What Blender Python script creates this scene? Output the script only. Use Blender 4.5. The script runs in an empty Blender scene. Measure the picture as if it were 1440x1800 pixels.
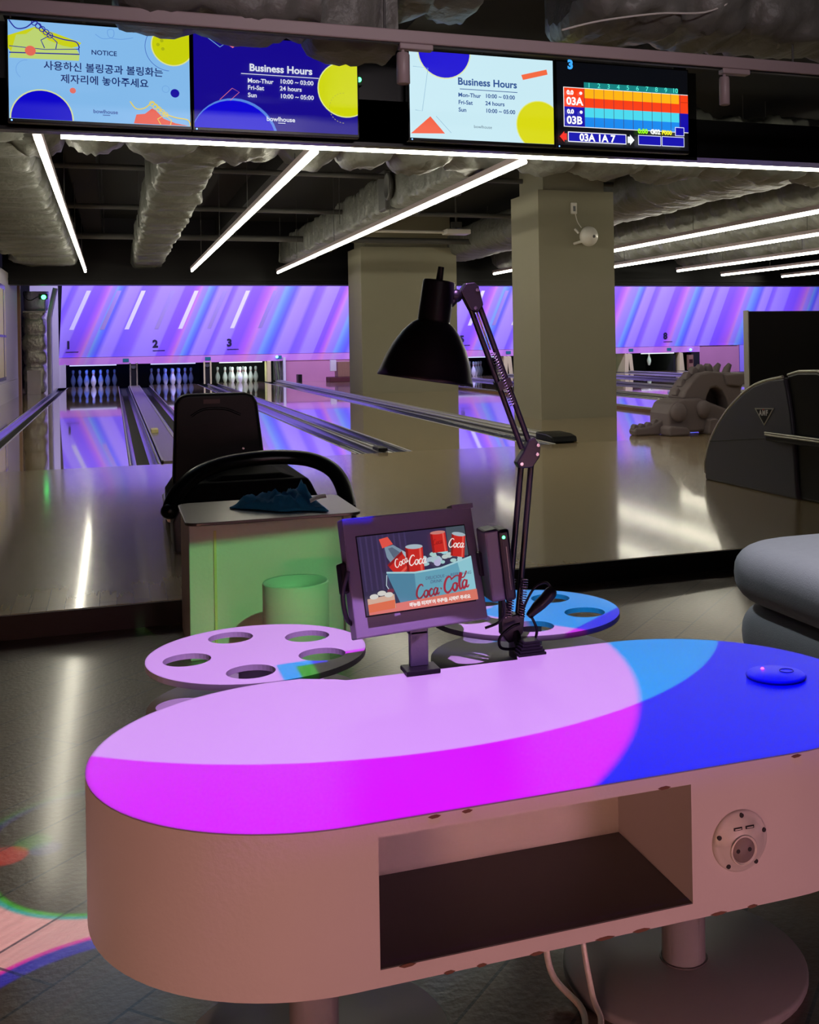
import bpy, bmesh, math, random
from mathutils import Vector, Matrix, noise

S = bpy.context.scene
COL = S.collection
random.seed(7)
PI = math.pi

# ------------------------------------------------------------------ camera
F, PU, RHO, EYE = 1950.0, 905.0, 0.0162, 0.99
PV = 610 - RHO * (PU - 198)
PSI = math.atan((PU - 198) / F)
_r = Vector((math.cos(PSI), -math.sin(PSI), 0))
_f = Vector((math.sin(PSI), math.cos(PSI), 0))
_u = Vector((0, 0, 1))
_c, _s = math.cos(RHO), math.sin(RHO)
ex, ey, ez = _r * _c - _u * _s, _r * _s + _u * _c, -_f
cam = bpy.data.cameras.new('camera')
camo = bpy.data.objects.new('camera', cam)
COL.objects.link(camo)
camo.matrix_world = Matrix(((ex.x, ey.x, ez.x, 0), (ex.y, ey.y, ez.y, 0), (ex.z, ey.z, ez.z, EYE), (0, 0, 0, 1)))
cam.sensor_fit = 'AUTO'
cam.sensor_width = 36.0
cam.lens = F / 1800 * 36
cam.shift_x = (720 - PU) / 1800
cam.shift_y = (PV - 900) / 1800
cam.clip_start = 0.02
cam.clip_end = 100
S.camera = camo

# ------------------------------------------------------------------ exposure, world
S.view_settings.view_transform = 'Standard'
S.view_settings.look = 'None'
S.view_settings.exposure = 0.0
S.view_settings.gamma = 1.0
S.view_settings.use_curve_mapping = False
try:
    S.cycles.max_bounces = 7
    S.cycles.diffuse_bounces = 4
    S.cycles.glossy_bounces = 4
    S.cycles.sample_clamp_indirect = 3.0
    S.cycles.use_denoising = True
except Exception:
    pass
W = bpy.data.worlds.new('world')
S.world = W
W.use_nodes = True
W.node_tree.nodes['Background'].inputs[0].default_value = (0.55, 0.5, 0.5, 1)
W.node_tree.nodes['Background'].inputs[1].default_value = 0.02


def lin(c):
    return tuple(((x / 255) / 12.92 if x / 255 <= 0.04045 else ((x / 255 + 0.055) / 1.055) ** 2.4) for x in c)


def area(name, loc, target, sx, sy, energy, color, spread=PI):
    l = bpy.data.lights.new(name, 'AREA')
    l.shape = 'RECTANGLE'
    l.size, l.size_y = sx, sy
    l.energy = energy
    l.color = color
    l.spread = spread
    o = bpy.data.objects.new(name, l)
    COL.objects.link(o)
    o.location = loc
    o.rotation_euler = (Vector(target) - Vector(loc)).to_track_quat('-Z', 'Y').to_euler()
    return o


# purple wash lamps behind the dark beam, turned to the masking wall
area('wash_lamp', (3.0, 24.5, 3.1), (3.0, 27, 0.9), 9.5, 0.3, 300, (0.52, 0.47, 1.0))
area('wash_lamp', (13.4, 24.5, 3.1), (13.4, 27, 0.9), 11.0, 0.3, 340, (0.52, 0.47, 1.0))
# unseen amber and pink lounge lamps, set low to miss the table top
area('lounge_lamp', (-1.3, -1.3, 0.28), (0.1, 1.4, 0.34), 0.6, 0.2, 3.3, (1.0, 0.46, 0.32), math.radians(70))
area('lounge_lamp', (1.5, -1.7, 0.28), (0.8, 1.4, 0.34), 0.8, 0.2, 3.4, (1.0, 0.47, 0.56), math.radians(70))
area('rail_fill', (1.5, -2.2, 2.9), (1.6, 5.0, 2.75), 2.5, 0.2, 10, (1.0, 0.86, 0.88), math.radians(50))  # unseen fill added to brighten the track rail and near ducts


def spot(name, loc, target, deg, energy, color, blend=0.6, soft=0.05):
    l = bpy.data.lights.new(name, 'SPOT')
    l.energy, l.color, l.spot_size, l.spot_blend, l.shadow_soft_size = energy, color, math.radians(deg), blend, soft
    o = bpy.data.objects.new(name, l)
    COL.objects.link(o)
    o.location = loc
    o.rotation_euler = (Vector(target) - Vector(loc)).to_track_quat('-Z', 'Y').to_euler()
    return o


# unseen fill spots, added to brighten the seat and the floor
spot('seat_fill', (1.3, 0.2, 2.6), (1.62, 2.2, 0.4), 26, 330, (0.92, 0.92, 1.0), 0.4)
spot('step_fill', (0.55, 3.95, 2.6), (1.5, 2.2, 0.25), 24, 90, (0.80, 0.95, 0.95), 0.5)
spot('floor_fill', (-1.5, 1.3, 2.6), (-0.85, 2.2, 0.0), 56, 85, (1.0, 0.68, 0.44), 0.9)

# the ceiling projector: its picture is one union of discs per colour channel
PROJ = Vector((0.45, 1.05, 2.90))          # over the tables
PROJ2 = Vector((-0.75, 0.3, 2.85))         # over the floor at the left
PROJ3 = Vector((1.05, 0.2, 2.5))            # green one, turned to the bin cabinet
ZT = 0.44


def onplane(p, P=None):
    p, P = Vector(p), P or PROJ
    t = (P.z - ZT) / (P.z - p.z)
    q = P + (p - P) * t
    return q.x, q.y


class N:
    nt = None

    def __init__(s, o):
        s.o = o

    @staticmethod
    def m(op, *a, clamp=False):
        n = N.nt.nodes.new('ShaderNodeMath')
        n.operation = op
        n.use_clamp = clamp
        for i, x in enumerate(a):
            if isinstance(x, N):
                N.nt.links.new(x.o, n.inputs[i])
            else:
                n.inputs[i].default_value = x
        return N(n.outputs[0])

    def __add__(s, b): return N.m('ADD', s, b)
    def __sub__(s, b): return N.m('SUBTRACT', s, b)
    def __mul__(s, b): return N.m('MULTIPLY', s, b)
    def __truediv__(s, b): return N.m('DIVIDE', s, b)


def n_soft(v, s):            # 1 where v > 0
    return N.m('MULTIPLY_ADD', v, 1 / s, 0.5, clamp=True)


def n_disc(x, y, cx, cy, r, s=0.006, sx=1.0):
    dx, dy = (x - cx) * (1 / sx), y - cy
    d = N.m('SQRT', dx * dx + dy * dy)
    return n_soft(N.m('SUBTRACT', r, d), s)


def n_half(x, y, ax, ay, bx, by, s=0.004):      # 1 on the left of a->b
    ux, uy = bx - ax, by - ay
    l = math.hypot(ux, uy)
    ux, uy = ux / l, uy / l
    return n_soft(y * ux - x * uy - (ay * ux - ax * uy), s)


def n_max(*a):
    r = a[0]
    for b in a[1:]:
        r = N.m('MAXIMUM', r, b)
    return r


def n_not(a):
    return N.m('SUBTRACT', 1.0, a)


def beam_source(name, loc, energy):
    """a projector that hangs straight down; returns the slopes of its ray and the colour socket"""
    l = bpy.data.lights.new(name, 'SPOT')
    l.energy = energy
    l.spot_size = math.radians(160)
    l.spot_blend = 0
    l.shadow_soft_size = 0.003
    o = bpy.data.objects.new(name, l)
    COL.objects.link(o)
    o.location = loc
    l.use_nodes = True
    N.nt = l.node_tree
    em = [n for n in l.node_tree.nodes if n.type == 'EMISSION'][0]
    tc = N.nt.nodes.new('ShaderNodeTexCoord')
    sp = N.nt.nodes.new('ShaderNodeSeparateXYZ')
    N.nt.links.new(tc.outputs['Normal'], sp.inputs[0])
    return [N(sp.outputs[i]) for i in range(3)], em.inputs[0]


def set_rgb(chans, sock):
    cc = N.nt.nodes.new('ShaderNodeCombineXYZ')
    for i in range(3):
        N.nt.links.new(chans[i].o, cc.inputs[i])
    N.nt.links.new(cc.outputs[0], sock)


def floor_projector():
    (nx, ny, nz), sock = beam_source('floor_projector', PROJ2, 3600)
    x = (nx / nz) * (-PROJ2.z) + PROJ2.x        # where the ray meets the floor
    y = (ny / nz) * (-PROJ2.z) + PROJ2.y
    chans = []
    for ch in range(3):
        # colour sheet between two dark discs
        sheet = n_not(n_disc(x, y, 0.0, 2.30, (0.242, 0.222, 0.232)[ch])) * n_not(n_disc(x, y, 0.0, 1.70, (0.295, 0.305, 0.263)[ch])) \
            * n_soft(N.m('SUBTRACT', 0.0, x), 0.01) * n_soft(y - 1.83, 0.01) * n_soft(N.m('SUBTRACT', 2.27, y), 0.01) * n_soft(x + 0.9, 0.2)
        tot = sheet * (1.0, 0.75, 1.35)[ch]
        curl = (((-0.213, 2.38, 0.042, 0.6), (-0.045, 2.60, 0.02, 0.5)), ((-0.165, 2.425, 0.036, 0.3),), ((-0.14, 2.385, 0.03, 0.5),))[ch]
        for (cx, cy, cr, g) in curl:
            tot = tot + n_disc(x, y, cx, cy, cr) * g
        if ch:
            r0 = (0, 0.262, 0.250)[ch]
            ring = n_disc(x, y, -0.02, 2.42, r0) * n_not(n_disc(x, y, -0.02, 2.42, r0 - 0.02))
            tot = tot + ring * n_soft(y - 2.47, 0.02) * n_soft(N.m('SUBTRACT', -0.04, x), 0.05) * (0, 0.2, 0.4)[ch]
        chans.append(tot)
    set_rgb(chans, sock)


def green_projector():
    (nx, ny, nz), sock = beam_source('green_projector', PROJ3, 480)
    t = N.m('DIVIDE', 3.62 - PROJ3.y, N.m('MAXIMUM', ny, 0.001))       # meets the front of the cabinet
    x, z = nx * t + PROJ3.x, nz * t + PROJ3.z
    m = n_soft(N.m('SUBTRACT', 0.372, z) + (x - 0.45) * 0.04, 0.03) * n_soft(x - 0.19, 0.01) * n_soft(N.m('SUBTRACT', 0.70, x), 0.16) * n_soft(z + 0.35, 0.05)
    set_rgb([m * 0.13, m * 0.55, m * 0.17], sock)


def projector():
    (nx, ny, nz), sock = beam_source('projector', PROJ, 850)
    h = PROJ.z - ZT
    x = (nx / nz) * (-h) + PROJ.x
    y = (ny / nz) * (-h) + PROJ.y
    # long table
    dx = N.m('MAXIMUM', N.m('ABSOLUTE', x - 0.5425) - 0.2925, 0.0)
    dy = y - 1.545
    dst = N.m('SQRT', dx * dx + dy * dy)
    tab = n_soft(N.m('SUBTRACT', 0.291, dst), 0.004)
    A = n_disc(x, y, 0.42, 2.16, 0.72, 0.004)
    B = n_disc(x, y, -0.12, 1.942, 0.96, 0.012)
    # round tables
    rl = n_disc(x, y, 0.236, 2.03, 0.1925)
    rr = n_disc(x, y, 0.779, 2.115, 0.192)
    chans = []
    for ch in range(3):
        main = tab
        if ch == 0:
            main = tab * B
        if ch == 1:
            main = tab * A
        off = (0.018, 0.0, 0.045)[ch]
        xc = (0.255, 0.315, 0.285)[ch]
        cut = n_half(x, y, 0.42, 1.975 - off, 0.26, 1.95 - off) * n_soft(x - xc, 0.004)  # the tablet's shadow, put into the projected colours
        left = rl * n_not(cut)
        right = rr
        if ch == 0:
            right = rr * n_half(x, y, 0.82, 1.95, 0.62, 2.21, 0.01)
        if ch == 1:
            right = rr * n_half(x, y, 0.82, 1.95, 0.955, 2.06)
        # patches on the lower shelves of the round tables
        px, py = onplane((0.075, 2.085, 0.35))
        low = n_disc(x, y, px + (0.0, 0.004, 0.008)[ch], py + (-0.002, 0.006, 0.0)[ch], 0.04)
        parts = [main, left, right, low]
        px, py = onplane((0.955, 2.15, 0.35))
        if ch > 0:
            parts.append(n_disc(x, y, px + (0, -0.004, 0.006)[ch], py, 0.05))
        px, py = onplane((0.70, 2.25, 0.35))
        parts.append(n_disc(x, y, px + (0.0, 0.006, -0.006)[ch], py + (0, -0.004, 0.004)[ch], 0.05) * 0.8)
        tot = n_max(*parts) * (0.70, 0.33, 0.98)[ch]
        chans.append(tot)
    set_rgb(chans, sock)


projector()
floor_projector()
green_projector()


# ------------------------------------------------------------------ materials
MATS = {}


def mat(name, col, rough=0.5, metal=0.0, spec=0.5, coat=0.0, var=0.0, scale=8.0, bump=0.0, bscale=40.0, stretch=None):
    if name in MATS:
        return MATS[name]
    m = bpy.data.materials.new(name)
    m.use_nodes = True
    nt = m.node_tree
    b = nt.nodes['Principled BSDF']
    c = lin(col)
    b.inputs['Base Color'].default_value = (*c, 1)
    b.inputs['Roughness'].default_value = rough
    b.inputs['Metallic'].default_value = metal
    b.inputs['Specular IOR Level'].default_value = spec
    b.inputs['Coat Weight'].default_value = coat
    b.inputs['Coat Roughness'].default_value = 0.08
    if var or bump:
        tc = nt.nodes.new('ShaderNodeTexCoord')
        src = tc.outputs['Object']
        if stretch:
            mp = nt.nodes.new('ShaderNodeMapping')
            mp.inputs['Scale'].default_value = stretch
            nt.links.new(src, mp.inputs[0])
            src = mp.outputs[0]
    if var:
        nz = nt.nodes.new('ShaderNodeTexNoise')
        nz.inputs['Scale'].default_value = scale
        nz.inputs['Detail'].default_value = 5
        nt.links.new(src, nz.inputs['Vector'])
        mx = nt.nodes.new('ShaderNodeMix')
        mx.data_type = 'RGBA'
        mx.inputs[6].default_value = (*[v * (1 - var) for v in c], 1)
        mx.inputs[7].default_value = (*[min(1, v * (1 + var)) for v in c], 1)
        nt.links.new(nz.outputs['Fac'], mx.inputs[0])
        nt.links.new(mx.outputs[2], b.inputs['Base Color'])
    if bump:
        nb = nt.nodes.new('ShaderNodeTexNoise')
        nb.inputs['Scale'].default_value = bscale
        nb.inputs['Detail'].default_value = 4
        nt.links.new(src, nb.inputs['Vector'])
        bp = nt.nodes.new('ShaderNodeBump')
        bp.inputs['Strength'].default_value = bump
        bp.inputs['Distance'].default_value = 0.02
        nt.links.new(nb.outputs['Fac'], bp.inputs['Height'])
        nt.links.new(bp.outputs[0], b.inputs['Normal'])
    MATS[name] = m
    return m


def glow(name, col, strength, linear=False):
    if name in MATS:
        return MATS[name]
    m = bpy.data.materials.new(name)
    m.use_nodes = True
    nt = m.node_tree
    b = nt.nodes['Principled BSDF']
    c = col if linear else lin(col)
    b.inputs['Base Color'].default_value = (0.02, 0.02, 0.02, 1)
    b.inputs['Roughness'].default_value = 0.3
    b.inputs['Emission Color'].default_value = (*c, 1)
    b.inputs['Emission Strength'].default_value = strength
    MATS[name] = m
    return m


def boards(name, c1, c2, mortar, length, width, rot, rough, msize=0.0012, coat=0.0, grain=0.25, bump=0.0, crough=0.03):
    m = bpy.data.materials.new(name)
    m.use_nodes = True
    nt = m.node_tree
    b = nt.nodes['Principled BSDF']
    tc = nt.nodes.new('ShaderNodeTexCoord')
    mp = nt.nodes.new('ShaderNodeMapping')
    mp.inputs['Rotation'].default_value = (0, 0, rot)
    nt.links.new(tc.outputs['Object'], mp.inputs[0])
    br = nt.nodes.new('ShaderNodeTexBrick')
    br.inputs['Color1'].default_value = (*lin(c1), 1)
    br.inputs['Color2'].default_value = (*lin(c2), 1)
    br.inputs['Mortar'].default_value = (*lin(mortar), 1)
    br.inputs['Scale'].default_value = 1
    br.inputs['Mortar Size'].default_value = msize
    br.inputs['Brick Width'].default_value = length
    br.inputs['Row Height'].default_value = width
    br.offset = 0.37
    nt.links.new(mp.outputs[0], br.inputs['Vector'])
    m2 = nt.nodes.new('ShaderNodeMapping')
    m2.inputs['Scale'].default_value = (1.5, 40, 1)
    nt.links.new(mp.outputs[0], m2.inputs[0])
    nz = nt.nodes.new('ShaderNodeTexNoise')
    nz.inputs['Scale'].default_value = 2.0
    nz.inputs['Detail'].default_value = 6
    nt.links.new(m2.outputs[0], nz.inputs['Vector'])
    mr = nt.nodes.new('ShaderNodeMapRange')
    mr.inputs[3].default_value = 1 - grain
    mr.inputs[4].default_value = 1 + grain
    nt.links.new(nz.outputs['Fac'], mr.inputs[0])
    mx = nt.nodes.new('ShaderNodeMix')
    mx.data_type = 'RGBA'
    mx.blend_type = 'MULTIPLY'
    mx.inputs[0].default_value = 1
    nt.links.new(br.outputs['Color'], mx.inputs[6])
    nt.links.new(mr.outputs[0], mx.inputs[7])
    nt.links.new(mx.outputs[2], b.inputs['Base Color'])
    b.inputs['Roughness'].default_value = rough
    b.inputs['Coat Weight'].default_value = coat
    b.inputs['Coat Roughness'].default_value = crough
    if bump:
        n3 = nt.nodes.new('ShaderNodeTexNoise')
        n3.inputs['Scale'].default_value = 75
        n3.inputs['Detail'].default_value = 3
        nt.links.new(tc.outputs['Object'], n3.inputs['Vector'])
        bp = nt.nodes.new('ShaderNodeBump')
        bp.inputs['Strength'].default_value = bump
        bp.inputs['Distance'].default_value = 0.01
        nt.links.new(n3.outputs['Fac'], bp.inputs['Height'])
        nt.links.new(bp.outputs[0], b.inputs['Normal'])
    return m


def stripe_material(name='striped_print', tint=None, k=0.5):
    m = bpy.data.materials.new(name)
    m.use_nodes = True
    nt = m.node_tree
    b = nt.nodes['Principled BSDF']
    N.nt = nt
    tc = nt.nodes.new('ShaderNodeTexCoord')
    sp = nt.nodes.new('ShaderNodeSeparateXYZ')
    nt.links.new(tc.outputs['Object'], sp.inputs[0])
    x, z = N(sp.outputs[0]), N(sp.outputs[2])
    p = (x - z * 0.43) * (1 / 1.86) + 10.0
    # each repeat a little different
    wob = nt.nodes.new('ShaderNodeTexNoise')
    wob.noise_dimensions = '1D'
    wob.inputs['Scale'].default_value = 1.3
    nt.links.new(p.o, wob.inputs['W'])
    pp = N.m('FRACT', p + N(wob.outputs['Fac']) * 0.35)
    rp = nt.nodes.new('ShaderNodeValToRGB')
    nt.links.new(pp.o, rp.inputs[0])
    stops = [(0.0, (186, 160, 250)), (0.14, (178, 150, 250)), (0.16, (150, 105, 245)), (0.24, (150, 100, 245)), (0.31, (200, 115, 232)),
             (0.36, (222, 150, 215)), (0.40, (180, 155, 240)), (0.46, (165, 150, 235)), (0.49, (140, 190, 232)), (0.54, (115, 155, 242)),
             (0.60, (115, 110, 245)), (0.66, (190, 165, 250)), (0.80, (182, 155, 250)), (0.83, (140, 110, 245)), (0.9, (160, 120, 245)),
             (0.95, (186, 160, 250))]
    cr = rp.color_ramp
    while len(cr.elements) > 1:
        cr.elements.remove(cr.elements[-1])
    cr.elements[0].position = stops[0][0]
    cr.elements[0].color = (*lin(stops[0][1]), 1)
    for q, c in stops[1:]:
        e = cr.elements.new(q)
        e.color = (*lin(c), 1)
    if tint:
        for e in cr.elements:
            e.color = (*[a * (1 - k) + b2 * k for a, b2 in zip(e.color[:3], lin(tint))], 1)
    nt.links.new(rp.outputs[0], b.inputs['Base Color'])
    b.inputs['Roughness'].default_value = 0.45
    return m


M_APPROACH = boards('approach_wood', (176, 154, 116), (169, 147, 110), (150, 130, 96), 1.4, 0.057, PI / 2, 0.26, 0.0006, grain=0.05, coat=0.8, crough=0.09)
M_WOOD = boards('gloss_wood', (176, 152, 112), (164, 140, 102), (126, 106, 76), 1.4, 0.057, PI / 2, 0.2, 0.0008, grain=0.1, coat=0.9, crough=0.04)
M_LANE = boards('lane_wood', (186, 160, 122), (170, 146, 108), (130, 108, 80), 2.2, 0.027, PI / 2, 0.045, 0.0005, coat=0.6, grain=0.1)
M_FLOOR = boards('floor_planks', (90, 70, 50), (76, 59, 42), (34, 26, 19), 1.25, 0.155, -PI / 4, 0.36, 0.003, grain=0.35, bump=0.15, coat=0.9, crough=0.16)
M_STRIPE = stripe_material()
M_BAND = stripe_material('pink_striped_print', (250, 160, 200), 0.6)
M_PINKWOOD = boards('pink_wood', (232, 170, 190), (224, 160, 184), (205, 140, 165), 1.5, 0.12, 0, 0.4, 0.001, grain=0.08)
M_DARK = mat('dark_ceiling', (40, 40, 42), 0.9)
M_BLACK = mat('black_plastic', (16, 16, 18), 0.4, spec=0.25)
M_GLOSSBLACK = mat('gloss_black', (8, 8, 11), 0.28, spec=0.3)
M_BLACKMETAL = mat('black_enamel', (14, 14, 17), 0.38, spec=0.4)
M_DUCT = mat('grey_insulation', (112, 113, 108), 0.45, var=0.3, scale=5, bump=0.8, bscale=11)
M_FOIL = mat('foil_insulation', (185, 182, 174), 0.3, metal=0.55, bump=0.9, bscale=16)
M_PIPE = mat('grey_pipe', (86, 86, 86), 0.5)
M_COLUMN = mat('column_paint', (150, 146, 126), 0.75, var=0.04, scale=3)
M_WHITEWALL = mat('white_panel', (205, 200, 200), 0.6)
M_TRIMWOOD = mat('brown_wood_trim', (150, 112, 86), 0.5, var=0.2, scale=6, stretch=(8, 8, 1))
M_GREYEDWHITE = mat('greyed_white_laminate', (150, 148, 152), 0.38, spec=0.14, var=0.02, scale=4)  # white darkened so stray room light hardly shows; shade put into the colour
M_SIDE = mat('white_paint', (222, 214, 212), 0.55, var=0.04, scale=9, bump=0.04, bscale=120)
M_GREYSHELF = mat('dark_shelf', (92, 88, 90), 0.45)
M_STEEL = mat('brushed_steel', (150, 150, 150), 0.25, metal=0.9)
M_RAIL = mat('aluminium_rail', (184, 182, 172), 0.34, metal=0.45)
M_GUTTER = mat('gutter_plastic', (70, 72, 92), 0.14, var=0.2, scale=6)
M_CAPWOOD = mat('capping_wood', (140, 130, 122), 0.3, var=0.15, scale=4, stretch=(14, 0.6, 1))
M_PINKPIPE = mat('pale_pink_metal', (178, 160, 164), 0.4)
M_PIN = mat('pin_white', (215, 215, 218), 0.25)
M_PINRED = mat('pin_stripe_red', (190, 60, 60), 0.3)
M_SHELL = mat('grey_shell', (66, 66, 76), 0.42, bump=0.03, bscale=200)
M_TABLET = mat('tablet_grey', (104, 102, 114), 0.35)
M_FABRIC = mat('grey_fabric', (150, 148, 156), 0.9, var=0.06, scale=60, bump=0.12, bscale=300)
M_MATTEBLACK = mat('matte_black', (10, 10, 12), 0.8, spec=0.08)
M_CLOTH = mat('blue_cloth', (26, 120, 180), 0.85, bump=0.15, bscale=90)
M_STONE = mat('grey_molded_plastic', (124, 112, 115), 0.6, var=0.06, scale=8)
M_RED = mat('red_label', (58, 16, 18), 0.5)
M_CREAM = mat('cream_plastic', (226, 214, 150), 0.45)
M_WHITEGLOSS = mat('white_plastic', (226, 222, 216), 0.3)
M_SCREEN = mat('screen_bezel', (12, 13, 16), 0.25)
M_DARKHOLE = mat('dark_socket', (30, 26, 28), 0.6)
M_MIRRORGLARE = mat('mirror_glare', (252, 252, 255), 0.3, metal=0.05)  # reflected lamp light painted in as near white
M_DIMGLARE = mat('mirror_dim_glare', (190, 170, 225), 0.3, metal=0.35)  # the weaker reflections, painted in as dull violet
M_STRIPLIGHT = glow('strip_light', (1.0, 0.95, 0.76), 21.0, linear=True)
M_PINSHADE = mat('pit_black', (10, 10, 12), 0.7)
M_NUMBER = mat('black_ink', (18, 14, 40), 0.6)
M_TEAL = mat('teal_tag', (30, 120, 130), 0.5)
M_LEDGREEN = glow('green_led', (0.05, 1.0, 0.2), 9, linear=True)
M_LEDBLUE = glow('blue_led', (0.1, 0.25, 1.0), 6, linear=True)
M_LEDRED = glow('red_led', (1.0, 0.05, 0.35), 6, linear=True)


# ------------------------------------------------------------------ mesh builder
class MB:
    def __init__(s):
        s.v, s.f, s.mi, s.mats, s.smooth = [], [], [], [], []

    def slot(s, m):
        if m is None:
            return 0
        if m not in s.mats:
            s.mats.append(m)
        return s.mats.index(m)

    def add(s, vs, fs, m=None, smooth=False):
        o = len(s.v)
        i = s.slot(m)
        s.v += [tuple(p) for p in vs]
        for f in fs:
            s.f.append(tuple(o + k for k in f))
            s.mi.append(i)
            s.smooth.append(smooth)
        return s

    def box(s, x0, x1, y0, y1, z0, z1, m=None, b=0.0, seg=2):
        if b:
            bm = bmesh.new()
            bmesh.ops.create_cube(bm, size=1)
            for v in bm.verts:
                v.co = ((x0 + x1) / 2 + v.co.x * (x1 - x0), (y0 + y1) / 2 + v.co.y * (y1 - y0), (z0 + z1) / 2 + v.co.z * (z1 - z0))
            bmesh.ops.bevel(bm, geom=list(bm.edges), offset=b, segments=seg, profile=0.5, affect='EDGES')
            return s.bm(bm, m, seg > 2)
        vs = [(x0, y0, z0), (x1, y0, z0), (x1, y1, z0), (x0, y1, z0), (x0, y0, z1), (x1, y0, z1), (x1, y1, z1), (x0, y1, z1)]
        return s.add(vs, [(0, 3, 2, 1), (4, 5, 6, 7), (0, 1, 5, 4), (1, 2, 6, 5), (2, 3, 7, 6), (3, 0, 4, 7)], m)

    def bm(s, bm, m=None, smooth=False):
        bm.verts.index_update()
        s.add([v.co[:] for v in bm.verts], [tuple(v.index for v in f.verts) for f in bm.faces], m, smooth)
        bm.free()
        return s

    def tube(s, pts, r, n=10, m=None, cap=True, closed=False, flat=1.0):
        pts = [Vector(p) for p in pts]
        k = len(pts)
        rs = r if isinstance(r, (list, tuple)) else [r] * k
        vs, fs = [], []
        up = None
        for i, p in enumerate(pts):
            if closed:
                t = pts[(i + 1) % k] - pts[i - 1]
            else:
                t = pts[min(i + 1, k - 1)] - pts[max(i - 1, 0)]
            t.normalize()
            if up is None:
                up = Vector((0, 0, 1)) if abs(t.z) < 0.9 else Vector((0, 1, 0))
            a = t.cross(up).normalized()
            up = a.cross(t).normalized()
            for j in range(n):
                q = 2 * PI * j / n
                vs.append(p + (a * math.cos(q) + up * math.sin(q) * flat) * rs[i])
        for i in range(k if closed else k - 1):
            for j in range(n):
                a0, b0 = i * n, ((i + 1) % k) * n
                fs.append((a0 + j, a0 + (j + 1) % n, b0 + (j + 1) % n, b0 + j))
        s.add(vs, fs, m, True)
        if cap and not closed:
            s.add(vs[:n], [tuple(range(n - 1, -1, -1))], m)
            s.add(vs[-n:], [tuple(range(n))], m)
        return s

    def cyl(s, p0, p1, r, n=24, m=None):
        return s.tube([p0, p1], r, n, m)

    def lathe(s, o, prof, n=32, m=None, axis=(0, 0, 1), cap=True):
        """prof: list of (r, t) along the axis."""
        o, a = Vector(o), Vector(axis).normalized()
        b = a.cross(Vector((0, 1, 0)) if abs(a.y) < 0.9 else Vector((1, 0, 0))).normalized()
        c = a.cross(b)
        vs, fs = [], []
        for (r, t) in prof:
            for j in range(n):
                q = 2 * PI * j / n
                vs.append(o + a * t + (b * math.cos(q) + c * math.sin(q)) * r)
        for i in range(len(prof) - 1):
            for j in range(n):
                fs.append((i * n + j, i * n + (j + 1) % n, (i + 1) * n + (j + 1) % n, (i + 1) * n + j))
        s.add(vs, fs, m, True)
        if cap:
            if prof[0][0] > 1e-5:
                s.add(vs[:n], [tuple(range(n - 1, -1, -1))], m)
            if prof[-1][0] > 1e-5:
                s.add(vs[-n:], [tuple(range(n))], m)
        return s

    def prism(s, poly, o, ux, uy, d, m=None, smooth=False):
        """2D polygon in the plane (o, ux, uy), pushed out along d."""
        o, ux, uy, d = Vector(o), Vector(ux), Vector(uy), Vector(d)
        a = [o + ux * p[0] + uy * p[1] for p in poly]
        b = [p + d for p in a]
        k = len(poly)
        bm = bmesh.new()
        va = [bm.verts.new(p) for p in a]
        vb = [bm.verts.new(p) for p in b]
        bm.faces.new(va)
        bm.faces.new(vb[::-1])
        for i in range(k):
            bm.faces.new((va[i], vb[i], vb[(i + 1) % k], va[(i + 1) % k]))
        bmesh.ops.recalc_face_normals(bm, faces=bm.faces)
        return s.bm(bm, m, smooth)

    def ball(s, c, r, m=None, n=20, k=12):
        rx, ry, rz = r if isinstance(r, (tuple, list)) else (r, r, r)
        vs, fs = [], []
        for i in range(k + 1):
            t = PI * i / k
            for j in range(n):
                q = 2 * PI * j / n
                vs.append((c[0] + rx * math.sin(t) * math.cos(q), c[1] + ry * math.sin(t) * math.sin(q), c[2] + rz * math.cos(t)))
        for i in range(k):
            for j in range(n):
                fs.append((i * n + j, (i + 1) * n + j, (i + 1) * n + (j + 1) % n, i * n + (j + 1) % n))
        return s.add(vs, fs, m, True)

    def build(s, name, m=None, parent=None, bevel=0.0, seg=2, autosmooth=True):
        me = bpy.data.meshes.new(name)
        o = bpy.data.objects.new(name, me)
        COL.objects.link(o)
        off = Vector((0, 0, 0))
        if parent is not None:
            off = WORLD[parent.name]
            o.parent = parent
            WORLD[o.name] = off
        else:
            # origin at the base of the thing
            xs, ys, zs = zip(*s.v)
            off = Vector(((min(xs) + max(xs)) / 2, (min(ys) + max(ys)) / 2, min(zs)))
            if s.keep:
                off = Vector((0, 0, 0))
            o.location = off
            WORLD[o.name] = off
        me.from_pydata([tuple(Vector(p) - off) for p in s.v], [], s.f)
        mats = s.mats[:] or [m]
        for q in mats:
            me.materials.append(q if q is not None else m)
        if s.mats:
            me.polygons.foreach_set('material_index', s.mi)
        me.polygons.foreach_set('use_smooth', s.smooth)
        me.validate()
        me.update()
        if bevel:
            md = o.modifiers.new('bevel', 'BEVEL')
            md.width = bevel
            md.segments = seg
            md.limit_method = 'ANGLE'
            md.angle_limit = math.radians(40)
        return o

    keep = False


WORLD = {}


def tag(o, label, cat, group=None, kind=None):
    o['label'] = label
    o['category'] = cat
    if group:
        o['group'] = group
    if kind:
        o['kind'] = kind
    return o


def thing(name, loc, label, cat, group=None):
    o = bpy.data.objects.new(name, None)
    COL.objects.link(o)
    o.location = loc
    o.empty_display_size = 0.1
    WORLD[o.name] = Vector(loc)
    return tag(o, label, cat, group)


def struct(name, mb, m, label, cat, keep=True):
    mb.keep = keep
    o = mb.build(name, m)
    return tag(o, label, cat, kind='structure')


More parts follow.
